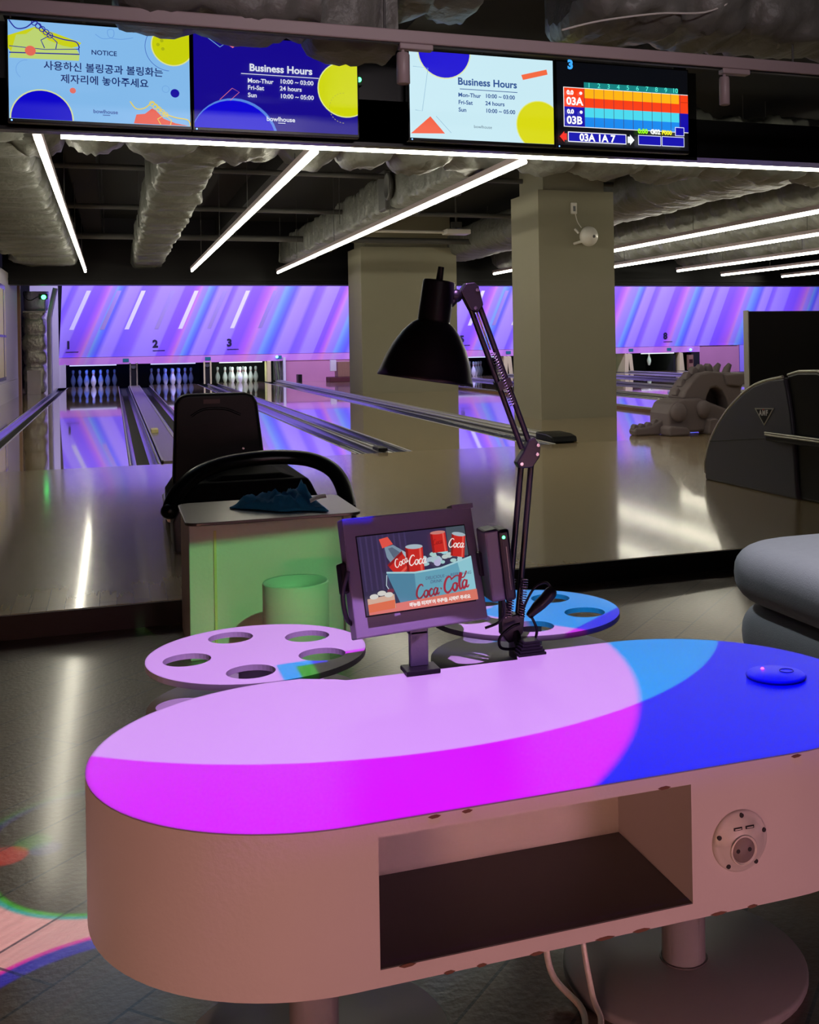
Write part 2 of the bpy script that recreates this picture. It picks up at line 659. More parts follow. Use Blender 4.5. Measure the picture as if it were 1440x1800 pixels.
def copy_thing(o, loc, label):
    c = o.copy()
    COL.objects.link(c)
    c.location = loc
    c['label'] = label
    for ch in list(o.children):
        d = ch.copy()
        COL.objects.link(d)
        d.parent = c
        for g in list(ch.children):
            e = g.copy()
            COL.objects.link(e)
            e.parent = d
    return c


def spline(pts, n=8, closed=False):
    out = []
    k = len(pts)
    P = [Vector(p if len(p) == 3 else (*p, 0)) for p in pts]
    rng = range(k if closed else k - 1)
    for i in rng:
        p0 = P[(i - 1) % k] if closed or i > 0 else P[0]
        p1, p2 = P[i], P[(i + 1) % k]
        p3 = P[(i + 2) % k] if closed or i + 2 < k else P[-1]
        for j in range(n):
            t = j / n
            out.append(0.5 * ((2 * p1) + (p2 - p0) * t + (2 * p0 - 5 * p1 + 4 * p2 - p3) * t * t + (3 * p1 - p0 - 3 * p2 + p3) * t ** 3))
    if not closed:
        out.append(P[-1])
    return out


def text_geo(body, size, shear=0.0, bold=0.0, align='LEFT', spacing=1.0):
    cu = bpy.data.curves.new('lettering', 'FONT')
    cu.body = body
    cu.size = size
    cu.shear = shear
    cu.offset = bold
    cu.align_x = align
    cu.space_character = spacing
    cu.resolution_u = 3
    o = bpy.data.objects.new('lettering', cu)
    COL.objects.link(o)
    bpy.context.view_layer.update()
    dg = bpy.context.evaluated_depsgraph_get()
    me = o.evaluated_get(dg).to_mesh()
    vs = [v.co.xy[:] for v in me.vertices]
    fs = [tuple(p.vertices) for p in me.polygons]
    o.evaluated_get(dg).to_mesh_clear()
    bpy.data.objects.remove(o)
    bpy.data.curves.remove(cu)
    return vs, fs


class Canvas:
    """flat graphics on a plane: origin at the top left corner, x right, y down, in metres"""

    def __init__(s, o, ux, uy, w, h, em=None, step=0.0006):
        s.o, s.ux, s.uy = Vector(o), Vector(ux).normalized(), Vector(uy).normalized()
        s.n = s.uy.cross(s.ux).normalized()      # towards the viewer
        s.w, s.h, s.em, s.mb, s.layer, s.step = w, h, em, MB(), 0, step

    def mt(s, c):
        key = 'print_%d_%d_%d_%s' % (*c, s.em)
        return glow(key, c, s.em) if s.em else mat(key, c, 0.45)

    def P(s, x, y):
        return s.o + s.ux * x + s.uy * y + s.n * (s.layer * s.step)

    def poly(s, pts, c, clip=True):
        if clip:
            pts = s.clip(pts)
            if len(pts) < 3:
                return
        s.layer += 1
        vs = [s.P(*p) for p in pts]
        a = sum(pts[i][0] * pts[(i + 1) % len(pts)][1] - pts[(i + 1) % len(pts)][0] * pts[i][1] for i in range(len(pts)))
        s.mb.add(vs, [tuple(range(len(vs))) if a < 0 else tuple(range(len(vs) - 1, -1, -1))], s.mt(c))

    def clip(s, pts):
        for ax, lim, sg in ((0, 0, 1), (0, s.w, -1), (1, 0, 1), (1, s.h, -1)):
            out = []
            for i in range(len(pts)):
                a, b = pts[i], pts[(i + 1) % len(pts)]
                da, db = (a[ax] - lim) * sg, (b[ax] - lim) * sg
                if da >= 0:
                    out.append(a)
                if da * db < 0:
                    t = da / (da - db)
                    out.append((a[0] + (b[0] - a[0]) * t, a[1] + (b[1] - a[1]) * t))
            pts = out
            if not pts:
                return []
        return pts

    def rect(s, x0, y0, x1, y1, c):
        s.poly([(x0, y0), (x1, y0), (x1, y1), (x0, y1)], c)

    def disc(s, x, y, r, c, ry=None, a0=0, a1=2 * PI):
        n = 40
        s.poly([(x + r * math.cos(a0 + (a1 - a0) * i / n), y + (ry or r) * math.sin(a0 + (a1 - a0) * i / n)) for i in range(n)], c)

    def line(s, pts, w, c, closed=False):
        s.layer += 1
        pts = [Vector((p[0], p[1])) for p in pts]
        k = len(pts)
        vs, fs = [], []
        for i, p in enumerate(pts):
            t = (pts[(i + 1) % k] - pts[i - 1]) if closed else (pts[min(i + 1, k - 1)] - pts[max(i - 1, 0)])
            if t.length < 1e-9:
                t = Vector((1, 0))
            t.normalize()
            ww = w(i / max(1, k - 1)) if callable(w) else w
            n = Vector((-t.y, t.x)) * ww / 2
            for q in (p + n, p - n):
                vs.append(s.P(min(max(q.x, 0), s.w), min(max(q.y, 0), s.h)))
        for i in range(k if closed else k - 1):
            j = (i + 1) % k
            fs.append((2 * i, 2 * j, 2 * j + 1, 2 * i + 1))
        s.mb.add(vs, fs, s.mt(c))

    def ring(s, x, y, r, w, c, a0=0, a1=2 * PI):
        n = 48
        s.line([(x + r * math.cos(a0 + (a1 - a0) * i / n), y + r * math.sin(a0 + (a1 - a0) * i / n)) for i in range(n + 1)], w, c)

    def text(s, body, x, y, size, c, align='LEFT', bold=0.0, shear=0.0, spacing=1.0):
        s.layer += 1
        vs, fs = text_geo(body, size, shear, bold, align, spacing)
        s.mb.add([s.P(x + p[0], y - p[1]) for p in vs], fs, s.mt(c))


def rrect(x0, y0, x1, y1, r, n=6):
    out = []
    for cx, cy, a in ((x1 - r, y1 - r, 0), (x0 + r, y1 - r, PI / 2), (x0 + r, y0 + r, PI), (x1 - r, y0 + r, 1.5 * PI)):
        for i in range(n + 1):
            q = a + PI / 2 * i / n
            out.append((cx + r * math.cos(q), cy + r * math.sin(q)))
    return out


# ------------------------------------------------------------------ the setting
LZ = 0.085                       # level of the approach and the lanes
Y_STEP, Y_FOUL, Y_HEAD, Y_MASK = 4.13, 8.94, 27.15, 27.0
XL, XR = -1.72, 20.0

struct('floor', MB().box(-5, 9, -4, Y_STEP + 0.02, -0.1, 0), M_FLOOR, 'dark brown diagonal plank floor of the seating area', 'floor')
struct('floor_approach', MB().box(XL - 3.3, XR, Y_STEP + 0.012, Y_FOUL, -0.1, LZ), M_APPROACH, 'glossy tan wooden approach in front of the lanes', 'floor')
struct('trim_1', MB().box(XL - 3.3, XR, Y_STEP, Y_STEP + 0.012, 0, LZ - 0.002), M_BLACK, 'black riser along the edge of the approach step', 'step edge')
struct('floor_side', MB().box(XL - 3.3, -1.19, Y_FOUL, 28.9, -0.1, LZ), M_WOOD, 'wooden walkway strip left of the first lane', 'floor')
struct('floor_between', MB().box(3.83, 6.15, Y_FOUL, 28.9, -0.1, LZ), M_WOOD, 'wooden floor around the two square columns', 'floor')
struct('floor_underlay', MB().box(-1.19, XR, Y_FOUL, 30, -0.1, 0.02), M_DARK, 'dark sunken floor under the lanes', 'floor')
struct('ceiling', MB().box(-5, XR, -4, 30, 3.35, 3.5), M_DARK, 'dark painted open ceiling slab', 'ceiling')
struct('wall_left', MB().box(XL - 0.1, XL, 17.0, 23.4, LZ, 2.33).box(XL, XL + 0.03, 17.0, 23.0, LZ, 0.42), M_WHITEWALL, 'white panelled wall left of the first lane', 'wall')
struct('wall_left_rear', MB().box(-5.1, -5, -4, 30, -0.1, 3.5), M_DARK, 'dark wall at the far left of the hall', 'wall')
struct('wall_front', MB().box(-5, XR, 29.4, 29.5, -0.1, 3.5), M_DARK, 'dark wall behind the pinsetters', 'wall')
struct('wall_right', MB().box(XR, XR + 0.1, -4, 30, -0.1, 3.5), M_DARK, 'dark wall at the right end of the hall', 'wall')
struct('wall_back', MB().box(-5, XR, -4.1, -4, -0.1, 3.5), M_DARK, 'dark wall behind the seating area', 'wall')
struct('trim_2', MB().box(XL - 0.02, XL + 0.05, 23.4, 23.6, LZ, 2.30), M_TRIMWOOD, 'brown wooden post closing the white wall', 'trim')
o = struct('window_1', MB().box(XL + 0.001, XL + 0.012, 18.2, 20.7, 0.46, 2.06, M_STEEL).box(XL + 0.012, XL + 0.02, 18.3, 20.62, 0.52, 1.98, M_CREAM)
           .box(XL + 0.02, XL + 0.03, 18.3, 20.62, 1.18, 1.22, M_STEEL).box(XL + 0.02, XL + 0.03, 20.2, 20.26, 0.52, 1.98, M_STEEL), M_STEEL,
           'framed yellowish opening in the white left wall', 'window')

# columns
struct('column_1', MB().box(4.57, 5.51, 11.75, 12.66, LZ, 2.70).box(4.66, 5.42, 11.82, 12.6, 2.70, 3.35), M_COLUMN,
       'nearer square olive grey column with the white globe on its face', 'column')
struct('column_2', MB().box(4.2, 5.985, 19.6, 20.75, LZ, 2.72).box(4.3, 5.9, 19.7, 20.65, 2.72, 3.35), M_COLUMN,
       'farther square olive grey column behind the desk lamp', 'column')

# dark beams that run across the hall
struct('beam_1', MB().box(XL - 0.1, XR, 21.5, 21.9, 2.125, 2.36).box(XL - 0.1, XR, 21.45, 21.5, 2.2, 2.24).box(XL - 0.1, XR, 21.6, 21.85, 2.36, 3.35),
       M_BLACK, 'black beam across the hall in front of the masking wall', 'beam')
struct('beam_2', MB().box(-1.0, 3.62, 6.42, 6.5, 2.15, 2.72).box(-1.0, 9.0, 6.42, 6.62, 2.17, 2.42).box(-0.9, -0.84, 6.44, 6.5, 2.7, 3.35)
       .box(3.5, 3.56, 6.44, 6.5, 2.7, 3.35), M_SCREEN, 'black fascia beam carrying the row of screens', 'beam')

# ------------------------------------------------------------------ lanes
LANES = {1: (-0.425, 1), 2: (1.32, 1), 3: (2.86, 1), 4: (7.05, 0), 5: (8.72, 0), 6: (10.42, 0), 7: (12.12, 0), 8: (13.92, 0)}
LANE_LABEL = {
    1: 'first glossy wooden lane beside the left walkway, under number 1',
    2: 'second glossy wooden lane, partly behind the black ball return, under number 2',
    3: 'third glossy wooden lane with brightly lit white pins, under number 3',
    4: 'glossy lane just beyond the two columns, nearest of the right hand lanes',
    5: 'second glossy lane beyond the columns, with pins seen beside the lamp arm',
    6: 'middle lane of the five right of the columns',
    7: 'glossy lane just left of the lane under number 8',
    8: 'farthest right lane, under number 8 with cream kickbacks',
}


def gutter(mb, xc, y0, y1, w=0.235, dep=0.06):
    n = 8
    for side in (0,):
        prof = [(xc - w / 2, LZ - 0.004)]
        for i in range(n + 1):
            q = PI - PI * i / n
            prof.append((xc + (w / 2 - 0.018) * math.cos(q), LZ - 0.012 - dep * math.sin(q) ** 0.7 if 0 < i < n else LZ - 0.010))
        prof.append((xc + w / 2, LZ - 0.004))
    vs = [(p[0], y0, p[1]) for p in prof] + [(p[0], y1, p[1]) for p in prof]
    k = len(prof)
    mb.add(vs, [(i, i + 1, k + i + 1, k + i) for i in range(k - 1)], None, True)


for num, (xc, near) in LANES.items():
    t = thing('bowling_lane', (xc, Y_FOUL, LZ), LANE_LABEL[num], 'bowling lane', 'bowling lanes')
    MB().box(xc - 0.527, xc + 0.527, Y_FOUL, 28.25, 0.0, LZ).build('lane_bed', M_LANE, t)
    for sx in (-1, 1):
        mb = MB()
        gutter(mb, xc + sx * 0.645, Y_FOUL, 26.94)
        mb.build('gutter', M_GUTTER, t)
        MB().tube([(xc + sx * 0.538, Y_FOUL + 0.02, LZ - 0.004), (xc + sx * 0.538, 26.94, LZ - 0.004)], 0.009, 8).build('edge_rail', M_RAIL, t)
        MB().tube([(xc + sx * 0.75, Y_FOUL + 0.02, LZ - 0.004), (xc + sx * 0.75, 26.94, LZ - 0.004)], 0.008, 8).build('edge_rail', M_RAIL, t)

# strips and rails between the lanes
t = thing('ball_track', (0.445, Y_FOUL, LZ), 'grey wooden ball track strip between first and second lane', 'ball track')
MB().box(0.343, 0.554, Y_FOUL + 0.1, 26.9, 0.02, LZ + 0.012).build('cover', M_CAPWOOD, t)
MB().box(0.36, 0.43, 12.0, 12.25, LZ + 0.012, LZ + 0.05).build('end_block', M_CREAM, t, bevel=0.004)
for x in (0.351, 0.546):
    MB().box(x - 0.008, x + 0.008, Y_FOUL + 0.1, 26.9, 0.02, LZ + 0.02).build('edge_rail', M_RAIL, t)


def rail_run(label, x0, x1, y0, y1, cap=True):
    t = thing('rail', ((x0 + x1) / 2, y0, LZ), label, 'rail')
    n = 4
    w = (x1 - x0) / n
    mb = MB()
    mb.box(x0 + 0.004, x1 - 0.004, y0, y1, 0.02, LZ + 0.02)
    mb.build('rail_bed', M_STEEL, t)
    for i in range(n):
        mb = MB().tube([(x0 + w * (i + 0.5), y0, LZ + 0.022 + 0.018 * (i in (1, 2))), (x0 + w * (i + 0.5), y1, LZ + 0.022 + 0.018 * (i in (1, 2)))], w * 0.42, 10)
        mb.build('rail_rib', M_RAIL, t)
    if cap:
        mb = MB().prism([(0, 0), (0.42, 0), (0.40, 0.05), (0.28, 0.068), (0, 0.07)], (x0 - 0.01, y0 + 0.02, LZ), (0, -1, 0), (0, 0, 1), (x1 - x0 + 0.05, 0, 0))
        mb.build('end_cap', M_BLACK, t, bevel=0.012)
    return t


rail_run('aluminium rail with black end cap, right of the third lane', 3.63, 3.82, 9.45, 26.85)
t = thing('rail', (2.09, Y_FOUL, LZ), 'twin grey rail strip in the channel between second and third lane', 'rail')
MB().box(2.085, 2.095, Y_FOUL + 0.25, 26.9, 0.02, LZ + 0.015).build('divider', M_RAIL, t)
MB().box(2.05, 2.13, Y_FOUL + 0.05, Y_FOUL + 0.28, LZ + 0.006, LZ + 0.035).build('end_clamp', M_BLACK, t, bevel=0.006)
rail_run('grey rail with dark wooden edge along the fourth lane', 6.175, 6.285, 9.6, 26.9, cap=False)
for x, lab in ((7.885, 'fourth and fifth'), (9.57, 'fifth and sixth'), (11.27, 'sixth and seventh'), (13.02, 'seventh and eighth')):
    rail_run('grey rail strip between the %s lanes' % lab, x - 0.05, x + 0.05, 9.6, 26.9, cap=False)
struct('trim_3', MB().box(6.15, 6.17, Y_FOUL, 27.3, 0.0, LZ + 0.035), M_TRIMWOOD, 'brown wooden edge beside the rail of the fourth lane', 'trim')

# ------------------------------------------------------------------ masking wall with stripes, mirrors, numbers
mask = thing('masking_wall', (-1.1, Y_MASK, 0.6), 'violet lit masking wall with diagonal rainbow stripes and lane numbers', 'masking wall')
MB().prism([(-1.14, 0.77), (19.95, 0.77), (19.95, 2.44), (-1.05, 2.44)], (0, Y_MASK, 0), (1, 0, 0), (0, 0, 1), (0, 0.05, 0)).build('striped_panel', M_STRIPE, mask)
MB().box(-1.2, 15.2, Y_MASK - 0.02, Y_MASK + 0.06, 0.595, 0.765).build('lower_band', M_BAND, mask)
MB().box(-1.2, 16.4, Y_MASK - 0.03, Y_MASK, 0.765, 0.777).build('ledge', M_STRIPE, mask)
for i in range(23):
    x = -0.72 + i * 0.59 + (0.06 if i % 2 else 0)
    if 4.3 < x < 5.4 or i == 8:
        continue
    MB().prism([(x - 0.20, 1.39), (x - 0.105, 1.39), (x + 0.28, 2.28), (x + 0.185, 2.28)], (0, Y_MASK - 0.006, 0), (1, 0, 0), (0, 0, 1), (0, 0.005, 0)).build('mirror_strip', M_MIRRORGLARE if i % 2 == 0 else M_DIMGLARE, mask)
for n, x in ((1, -0.90), (2, 0.97), (3, 2.64), (5, 8.4), (6, 10.2), (7, 12.1), (8, 14.19)):
    cv = Canvas((x - 0.1, Y_MASK - 0.012, 1.16), (1, 0, 0), (0, 0, -1), 0.4, 0.4, None, 0.001)
    cv.text(str(n), 0.0, 0.19, 0.235, (24, 16, 60), bold=0.011)
    cv.rect(0.0, 0.262, 0.27, 0.275, (24, 16, 60))
    cv.mb.build('lane_number', None, mask)
for x in (0.28, 2.10, 3.75, 9.6, 13.1, 14.25):
    MB().box(x - 0.065, x + 0.065, Y_MASK - 0.03, Y_MASK - 0.02, 0.64, 0.72).build('lane_tag', M_TEAL, mask)
MB().ball((3.70, Y_MASK - 0.05, 0.69), 0.035, M_LEDBLUE, 10, 6).build('blue_indicator', M_LEDBLUE, mask)
MB().ball((14.9, Y_MASK - 0.05, 0.66), 0.035, M_LEDBLUE, 10, 6).build('blue_indicator', M_LEDBLUE, mask)
struct('wall_panel', MB().box(3.92, 5.95, Y_MASK, Y_MASK + 0.05, LZ, 0.595).box(15.2, 16.45, Y_MASK, Y_MASK + 0.05, 0.0, 0.765), M_PINKWOOD,
       'pink wood panelling below the striped wall', 'wall')
struct('wall_end', MB().box(16.47, 19.95, Y_MASK, Y_MASK + 0.05, 0, 0.765), mat('violet_panel', (170, 150, 250), 0.5), 'plain violet panel below the striped wall at the far right', 'wall')
struct('wall_corner', MB().box(XL, -1.14, 26.9, 27.0, LZ, 2.44).box(-1.14, -1.0, 26.95, 27.0, LZ, 0.6), M_WHITEWALL, 'pale end wall left of the first pin deck', 'wall')
# pit behind the mask
struct('wall_pit', MB().box(-1.2, 16.4, 28.75, 28.8, 0, 1.2).box(-1.2, 16.4, 27.1, 28.8, 0.80, 0.84), M_PINSHADE, 'black backdrop of the pin decks', 'wall')


def pit_part(x, label, m=M_STEEL):
    t = thing('kickback', (x, 27.2, LZ), label, 'kickback')
    MB().box(x - 0.05, x + 0.05, 27.05, 28.7, LZ, 0.70).build('side_plate', M_PINSHADE, t)
    MB().box(x - 0.09, x - 0.055, 26.97, 27.05, LZ, 0.62).build('post', m, t, bevel=0.005)
    MB().box(x + 0.055, x + 0.09, 26.97, 27.05, LZ, 0.62).build('post', m, t, bevel=0.005)
    MB().tube([(x, 27.02, 0.54), (x, 27.1, 0.54)], 0.06, 14).build('pulley', M_PIPE, t)
    return t


pit_part(-1.09, 'steel kickback posts at left of the first pin deck', M_WHITEWALL)
pit_part(0.445, 'steel kickback posts between first and second pin deck')
pit_part(2.09, 'cream kickback posts between second and third pin deck', M_CREAM)
t = thing('kickback', (3.75, 27.2, LZ), 'pale kickback panel with slanted bars, right of the third pin deck', 'kickback')
MB().box(3.84, 3.9, 26.9, 28.7, LZ, 0.68).build('side_plate', M_WHITEGLOSS, t)
MB().box(3.46, 3.56, 26.95, 27.4, LZ, 0.60).build('post', M_CREAM, t, bevel=0.02)
for x in (3.64, 3.74):
    MB().tube([(x, 26.95, 0.58), (x + 0.05, 26.95, 0.12)], 0.028, 8).build('slanted_bar', M_STEEL, t)
for x, lab in ((6.3, 'left of the fourth'), (7.9, 'left of the fifth'), (9.57, 'left of the sixth'), (11.27, 'left of the seventh'),
               (13.02, 'left of the eighth'), (14.45, 'right of the eighth')):
    t = thing('kickback', (x, 27.2, LZ), 'cream wedge shaped kickback %s pin deck' % lab, 'kickback')
    for d in (-0.05, 0.05) if x < 14 else (0.16,):
        MB().prism([(-0.07, 0), (0.10, 0), (0.05, 0.49), (-0.05, 0.51)], (x + d, 26.95, LZ + 0.002), (1, 0, 0), (0, 0, 1), (0, 0.6, 0)).build('wedge', M_CREAM, t, bevel=0.01)
    MB().box(x - 0.03, x + 0.03, 27.05, 28.7, LZ + 0.002, 0.70).build('side_plate', M_PINSHADE, t)
struct('wall_service', MB().box(14.95, 15.2, 27.0, 27.05, LZ, 0.595), M_PINSHADE, 'dark service opening right of the eighth lane', 'wall')
MB.keep = False
tag(MB().box(14.8, 14.95, 26.9, 27.0, LZ + 0.02, 0.52, M_TRIMWOOD).box(14.82, 14.93, 26.89, 26.9, 0.3, 0.4, M_RED).build('machine_cover', M_TRIMWOOD),
    'brown machine cover beside the eighth lane', 'cover')

# pin deck lamps: a thin tube above each deck, and the light it throws on the pins
DECK = {1: (0.02, 0.12, 1.0, 3.5), 2: (0.06, 0.14, 1.0, 3.5), 3: (0.80, 1.0, 0.92, 6.5), 4: (0.2, 0.3, 1.0, 1), 5: (0.15, 0.3, 1.0, 1),
        6: (0.3, 0.5, 1.0, 1), 7: (0.5, 0.8, 1.0, 1), 8: (0.75, 1.0, 0.85, 2)}
for num, (r, g, b, e) in DECK.items():
    xc = LANES[num][0]
    o = MB().tube([(xc - 0.5, 27.02, 0.580), (xc + 0.5, 27.02, 0.580)], 0.012, 8).build('deck_lamp', glow('deck_tube_%d' % num, (0.55 + r * 0.4, 0.55 + g * 0.4, 1.0), 1.2, linear=True))
    tag(o, 'thin glowing tube over the pin deck of lane number %d' % num, 'lamp', 'pin deck lamps')
    area('deck_light', (xc, 27.085, 0.60), (xc, 27.75, 0.16), 0.9, 0.03, e, (r, g, b))

# ------------------------------------------------------------------ bowling pins
pin_mb = MB().lathe((0, 0, 0), [(0.026, 0.0), (0.036, 0.02), (0.047, 0.055), (0.058, 0.095), (0.0605, 0.115), (0.058, 0.145), (0.047, 0.19), (0.033, 0.225),
                                 (0.025, 0.25), (0.0225, 0.268), (0.0245, 0.295), (0.031, 0.325), (0.0323, 0.345), (0.028, 0.365), (0.017, 0.377), (0.0, 0.381)], 20, M_PIN)
for z in (0.262, 0.281):
    pin_mb.lathe((0, 0, z), [(0.0238, 0), (0.0242, 0.004), (0.0238, 0.008)], 20, M_PINRED, cap=False)
pin_mb.keep = True
PIN = pin_mb.build('bowling_pin')
WHERE = ['head pin nearest the player', 'left pin of the second row', 'right pin of the second row', 'left pin of the third row', 'middle pin of the third row',
         'right pin of the third row', 'left corner pin of the back row', 'inner left pin of the back row', 'inner right pin of the back row', 'right corner pin of the back row']
TONE = {1: 'blue lit bowling pin under number 1', 2: 'violet blue bowling pin under number 2', 3: 'bright white bowling pin under number 3', 5: 'dim blue bowling pin beside the lamp arm'}
first = True
for num in (1, 2, 3, 5):
    k = 0
    for row in range(4):
        for j in range(row + 1):
            x = LANES[num][0] + (j - row / 2) * 0.3048
            y = Y_HEAD + 0.05 + row * 0.264
            if num == 5 and k in (1, 4):
                pass
            lab = '%s, %s' % (TONE[num], WHERE[k])
            if first:
                p = PIN
                p.location = (x, y, LZ + 0.0005)
                first = False
            else:
                p = copy_thing(PIN, (x, y, LZ + 0.0005), lab)
            tag(p, lab, 'bowling pin', 'pins on lane number %d' % num)
            k += 1
p = copy_thing(PIN, (13.9, 27.5, 0.25), 'single white pin lifted by the pinsetter on the eighth lane')
tag(p, 'single white pin lifted by the pinsetter on the eighth lane', 'bowling pin')
if 'group' in p:
    del p['group']
t = tag(MB().box(13.82, 13.98, 27.42, 27.58, 0.628, 0.80).build('pin_gripper', M_PIPE), 'grey gripper holding the lifted pin on the eighth lane', 'gripper')

# ------------------------------------------------------------------ left end: foil duct and cable
t = thing('vertical_duct', (-1.47, 24.0, LZ), 'silver foil wrapped vertical duct beside the first lane', 'duct')


def wrapped(mb, axis, a0, a1, c, z, w, h, tie=0.45, amp=0.05, seed=0, step=0.03, n=30, sq=4.0, m=None, sag=0.0):
    rings = max(2, int(abs(a1 - a0) / step))
    vs, fs = [], []
    rnd = random.Random(seed)
    ties = [a0]
    while ties[-1] < a1:
        ties.append(ties[-1] + tie * rnd.uniform(0.7, 1.35))
    ph = [(rnd.uniform(-1, 1), rnd.uniform(-1, 1), rnd.uniform(0.6, 1.3)) for _ in ties]
    for i in range(rings + 1):
        a = a0 + (a1 - a0) * i / rings
        k = max(q for q in range(len(ties)) if ties[q] <= a + 1e-6)
        k1 = min(k + 1, len(ties) - 1)
        f = (a - ties[k]) / max(1e-6, (ties[k1] - ties[k])) if k1 > k else 0
        bul = (math.sin(PI * min(1, f)) ** 0.22) * amp * 1.7 * ph[k][2] - amp * 0.8
        for j in range(n):
            q = 2 * PI * j / n
            cx, cz = math.cos(q), math.sin(q)
            e = 2 / sq
            px = math.copysign(abs(cx) ** e, cx)
            pz = math.copysign(abs(cz) ** e, cz)
            nv = noise.noise(Vector((a * 7, px * 2.2 + seed, pz * 2.2))) * amp * 0.7 + noise.noise(Vector((a * 26, px * 3 + seed, pz * 3))) * amp * 0.45
            s = bul + nv
            uu = c + px * (w / 2 + s) + ph[k][0] * amp * 0.25
            zz = z + pz * (h / 2 + s) + ph[k][1] * amp * 0.25 - sag * math.sin(PI * f) * (pz < 0)
            vs.append((uu, a, zz) if axis == 'y' else (a, uu, zz) if axis == 'x' else (uu, zz, a))
    for i in range(rings):
        for j in range(n):
            fs.append((i * n + j, i * n + (j + 1) % n, (i + 1) * n + (j + 1) % n, (i + 1) * n + j))
    if axis == 'x':
        fs = [f[::-1] for f in fs]
    mb.add(vs, fs, m, True)
    mb.add(vs[:n], [tuple(range(n))], m)
    mb.add(vs[-n:], [tuple(range(n - 1, -1, -1))], m)
    return mb


wrapped(MB(), 'z', LZ, 1.72, -1.46, 24.15, 0.36, 0.36, 0.3, 0.035, 3, 0.04).build('lower_wrap', M_FOIL, t)
wrapped(MB(), 'z', 1.72, 2.12, -1.43, 24.15, 0.38, 0.36, 0.5, 0.03, 5, 0.04).build('upper_wrap', mat('violet_foil', (170, 165, 190), 0.35, metal=0.6, bump=0.5, bscale=20), t)
MB().box(-1.66, -1.24, 23.93, 24.35, 1.70, 1.73).build('seam_plate', M_STEEL, t)
MB().box(-1.6, -1.35, 23.93, 23.96, LZ, 0.55).build('foot_plate', M_STEEL, t)
mb = MB()
rr, pp = [], []
for i in range(120):
    f = i / 119
    z = LZ + f * 2.1
    x = -1.16 + (0.12 * max(0, (f - 0.7) / 0.3) ** 1.2)
    pp.append((x - 0.02, 24.0, z))
    rr.append(0.045 + 0.008 * (i % 2))
tag(mb.tube(pp, rr, 12).build('ribbed_hose', mat('pale_hose', (200, 195, 225), 0.4)), 'pale ribbed hose standing beside the foil duct', 'hose')
t = thing('exit_beacon', (-1.3, 23.9, 1.96), 'small green glowing lamp with looping black cable on the foil duct', 'lamp')
MB().box(-1.36, -1.2, 23.86, 23.925, 1.96, 2.06).build('case', M_BLACK, t)
MB().ball((-1.27, 23.83, 2.0), 0.045, None, 12, 8).build('green_lens', M_LEDGREEN, t)
MB().tube(spline([(-1.62, 23.85, 2.15), (-1.6, 23.85, 1.98), (-1.5, 23.85, 1.94), (-1.4, 23.86, 2.0), (-1.35, 23.88, 2.01)], 6), 0.008, 6).build('cable', M_BLACK, t)

# ------------------------------------------------------------------ ceiling: ducts, pipes, lights
def duct(label, axis, a0, a1, c, z, w, h, hang=True, m=None, **k):
    mid = (a0 + a1) / 2
    t = thing('ceiling_duct', (c, mid, z) if axis == 'y' else (mid, c, z), label, 'duct')
    wrapped(MB(), axis, a0, a1, c, z, w, h, **k).build('wrapping', m or M_DUCT, t)
    if hang:
        for a in (a0 + 0.4, (a0 + a1) / 2 + 0.1, a1 - 0.4):
            for d in (-w / 2 - 0.06, w / 2 + 0.06):
                p = (c + d, a) if axis == 'y' else (a, c + d)
                MB().tube([(*p, z - h * 0.3), (*p, 3.36)], 0.006, 6).build('hanger_rod', M_PIPE, t)
    return t


duct('large grey wrapped duct above the left walkway', 'y', 6.9, 23.0, -1.06, 2.72, 0.90, 0.44, tie=0.42, amp=0.055, seed=11, sq=7)
duct('narrow grey wrapped duct above the first ball track', 'y', 8.4, 22.4, 0.62, 2.68, 0.42, 0.36, tie=0.38, amp=0.045, seed=21, sq=6)
duct('sagging crumpled duct right behind the long strip light', 'x', -0.7, 8.8, 8.75, 2.70, 0.5, 0.42, tie=0.55, amp=0.06, seed=31, sq=4, sag=0.04)
d3 = duct('grey boxed duct with round fan opening above the third lane', 'y', 8.8, 21.3, 3.22, 2.74, 0.40, 0.38, tie=0.35, amp=0.03, seed=41, sq=9)
MB().lathe((2.99, 12.3, 2.76), [(0.05, 0), (0.15, 0.0), (0.16, -0.04), (0.13, -0.05), (0.12, -0.02), (0.0, -0.02)], 24, axis=(1, 0, 0)).build('fan_ring', M_PIPE, d3)
MB().box(2.96, 3.44, 12.45, 12.8, 2.52, 2.98).build('fan_housing', M_PIPE, d3, bevel=0.02)
duct('wide grey duct right of the nearer column', 'y', 9.0, 21.0, 6.3, 2.82, 0.85, 0.5, tie=2.5, amp=0.03, seed=51, sq=3)
duct('wrinkled grey duct above the fourth lane strip light', 'y', 9.0, 21.0, 7.45, 2.68, 0.6, 0.42, tie=0.9, amp=0.05, seed=61, sq=3)
duct('grey duct above the fifth lane', 'y', 9.0, 21.0, 9.4, 2.72, 0.7, 0.42, tie=0.8, amp=0.05, seed=71, sq=3)
duct('farthest grey duct above the seventh lane', 'y', 9.0, 21.0, 11.6, 2.72, 0.7, 0.42, tie=0.8, amp=0.05, seed=81, sq=3)
duct('dark duct crossing above the first two screens', 'x', 0.02, 0.9, 5.2, 2.68, 0.5, 0.46, hang=False, tie=0.5, amp=0.03, seed=91, sq=6)
duct('short dark duct hanging lower beside the second screen', 'x', 0.88, 1.28, 5.25, 2.60, 0.34, 0.44, hang=False, tie=0.3, amp=0.04, seed=101, sq=5)
duct('big crumpled duct above the scoreboard screen', 'x', 2.15, 4.6, 5.15, 2.81, 0.6, 0.48, hang=False, tie=0.45, amp=0.07, seed=111, sq=4)
duct('narrow dark duct above the third screen', 'x', 1.30, 1.75, 5.4, 2.86, 0.5, 0.4, hang=False, tie=0.3, amp=0.05, seed=121, sq=4)
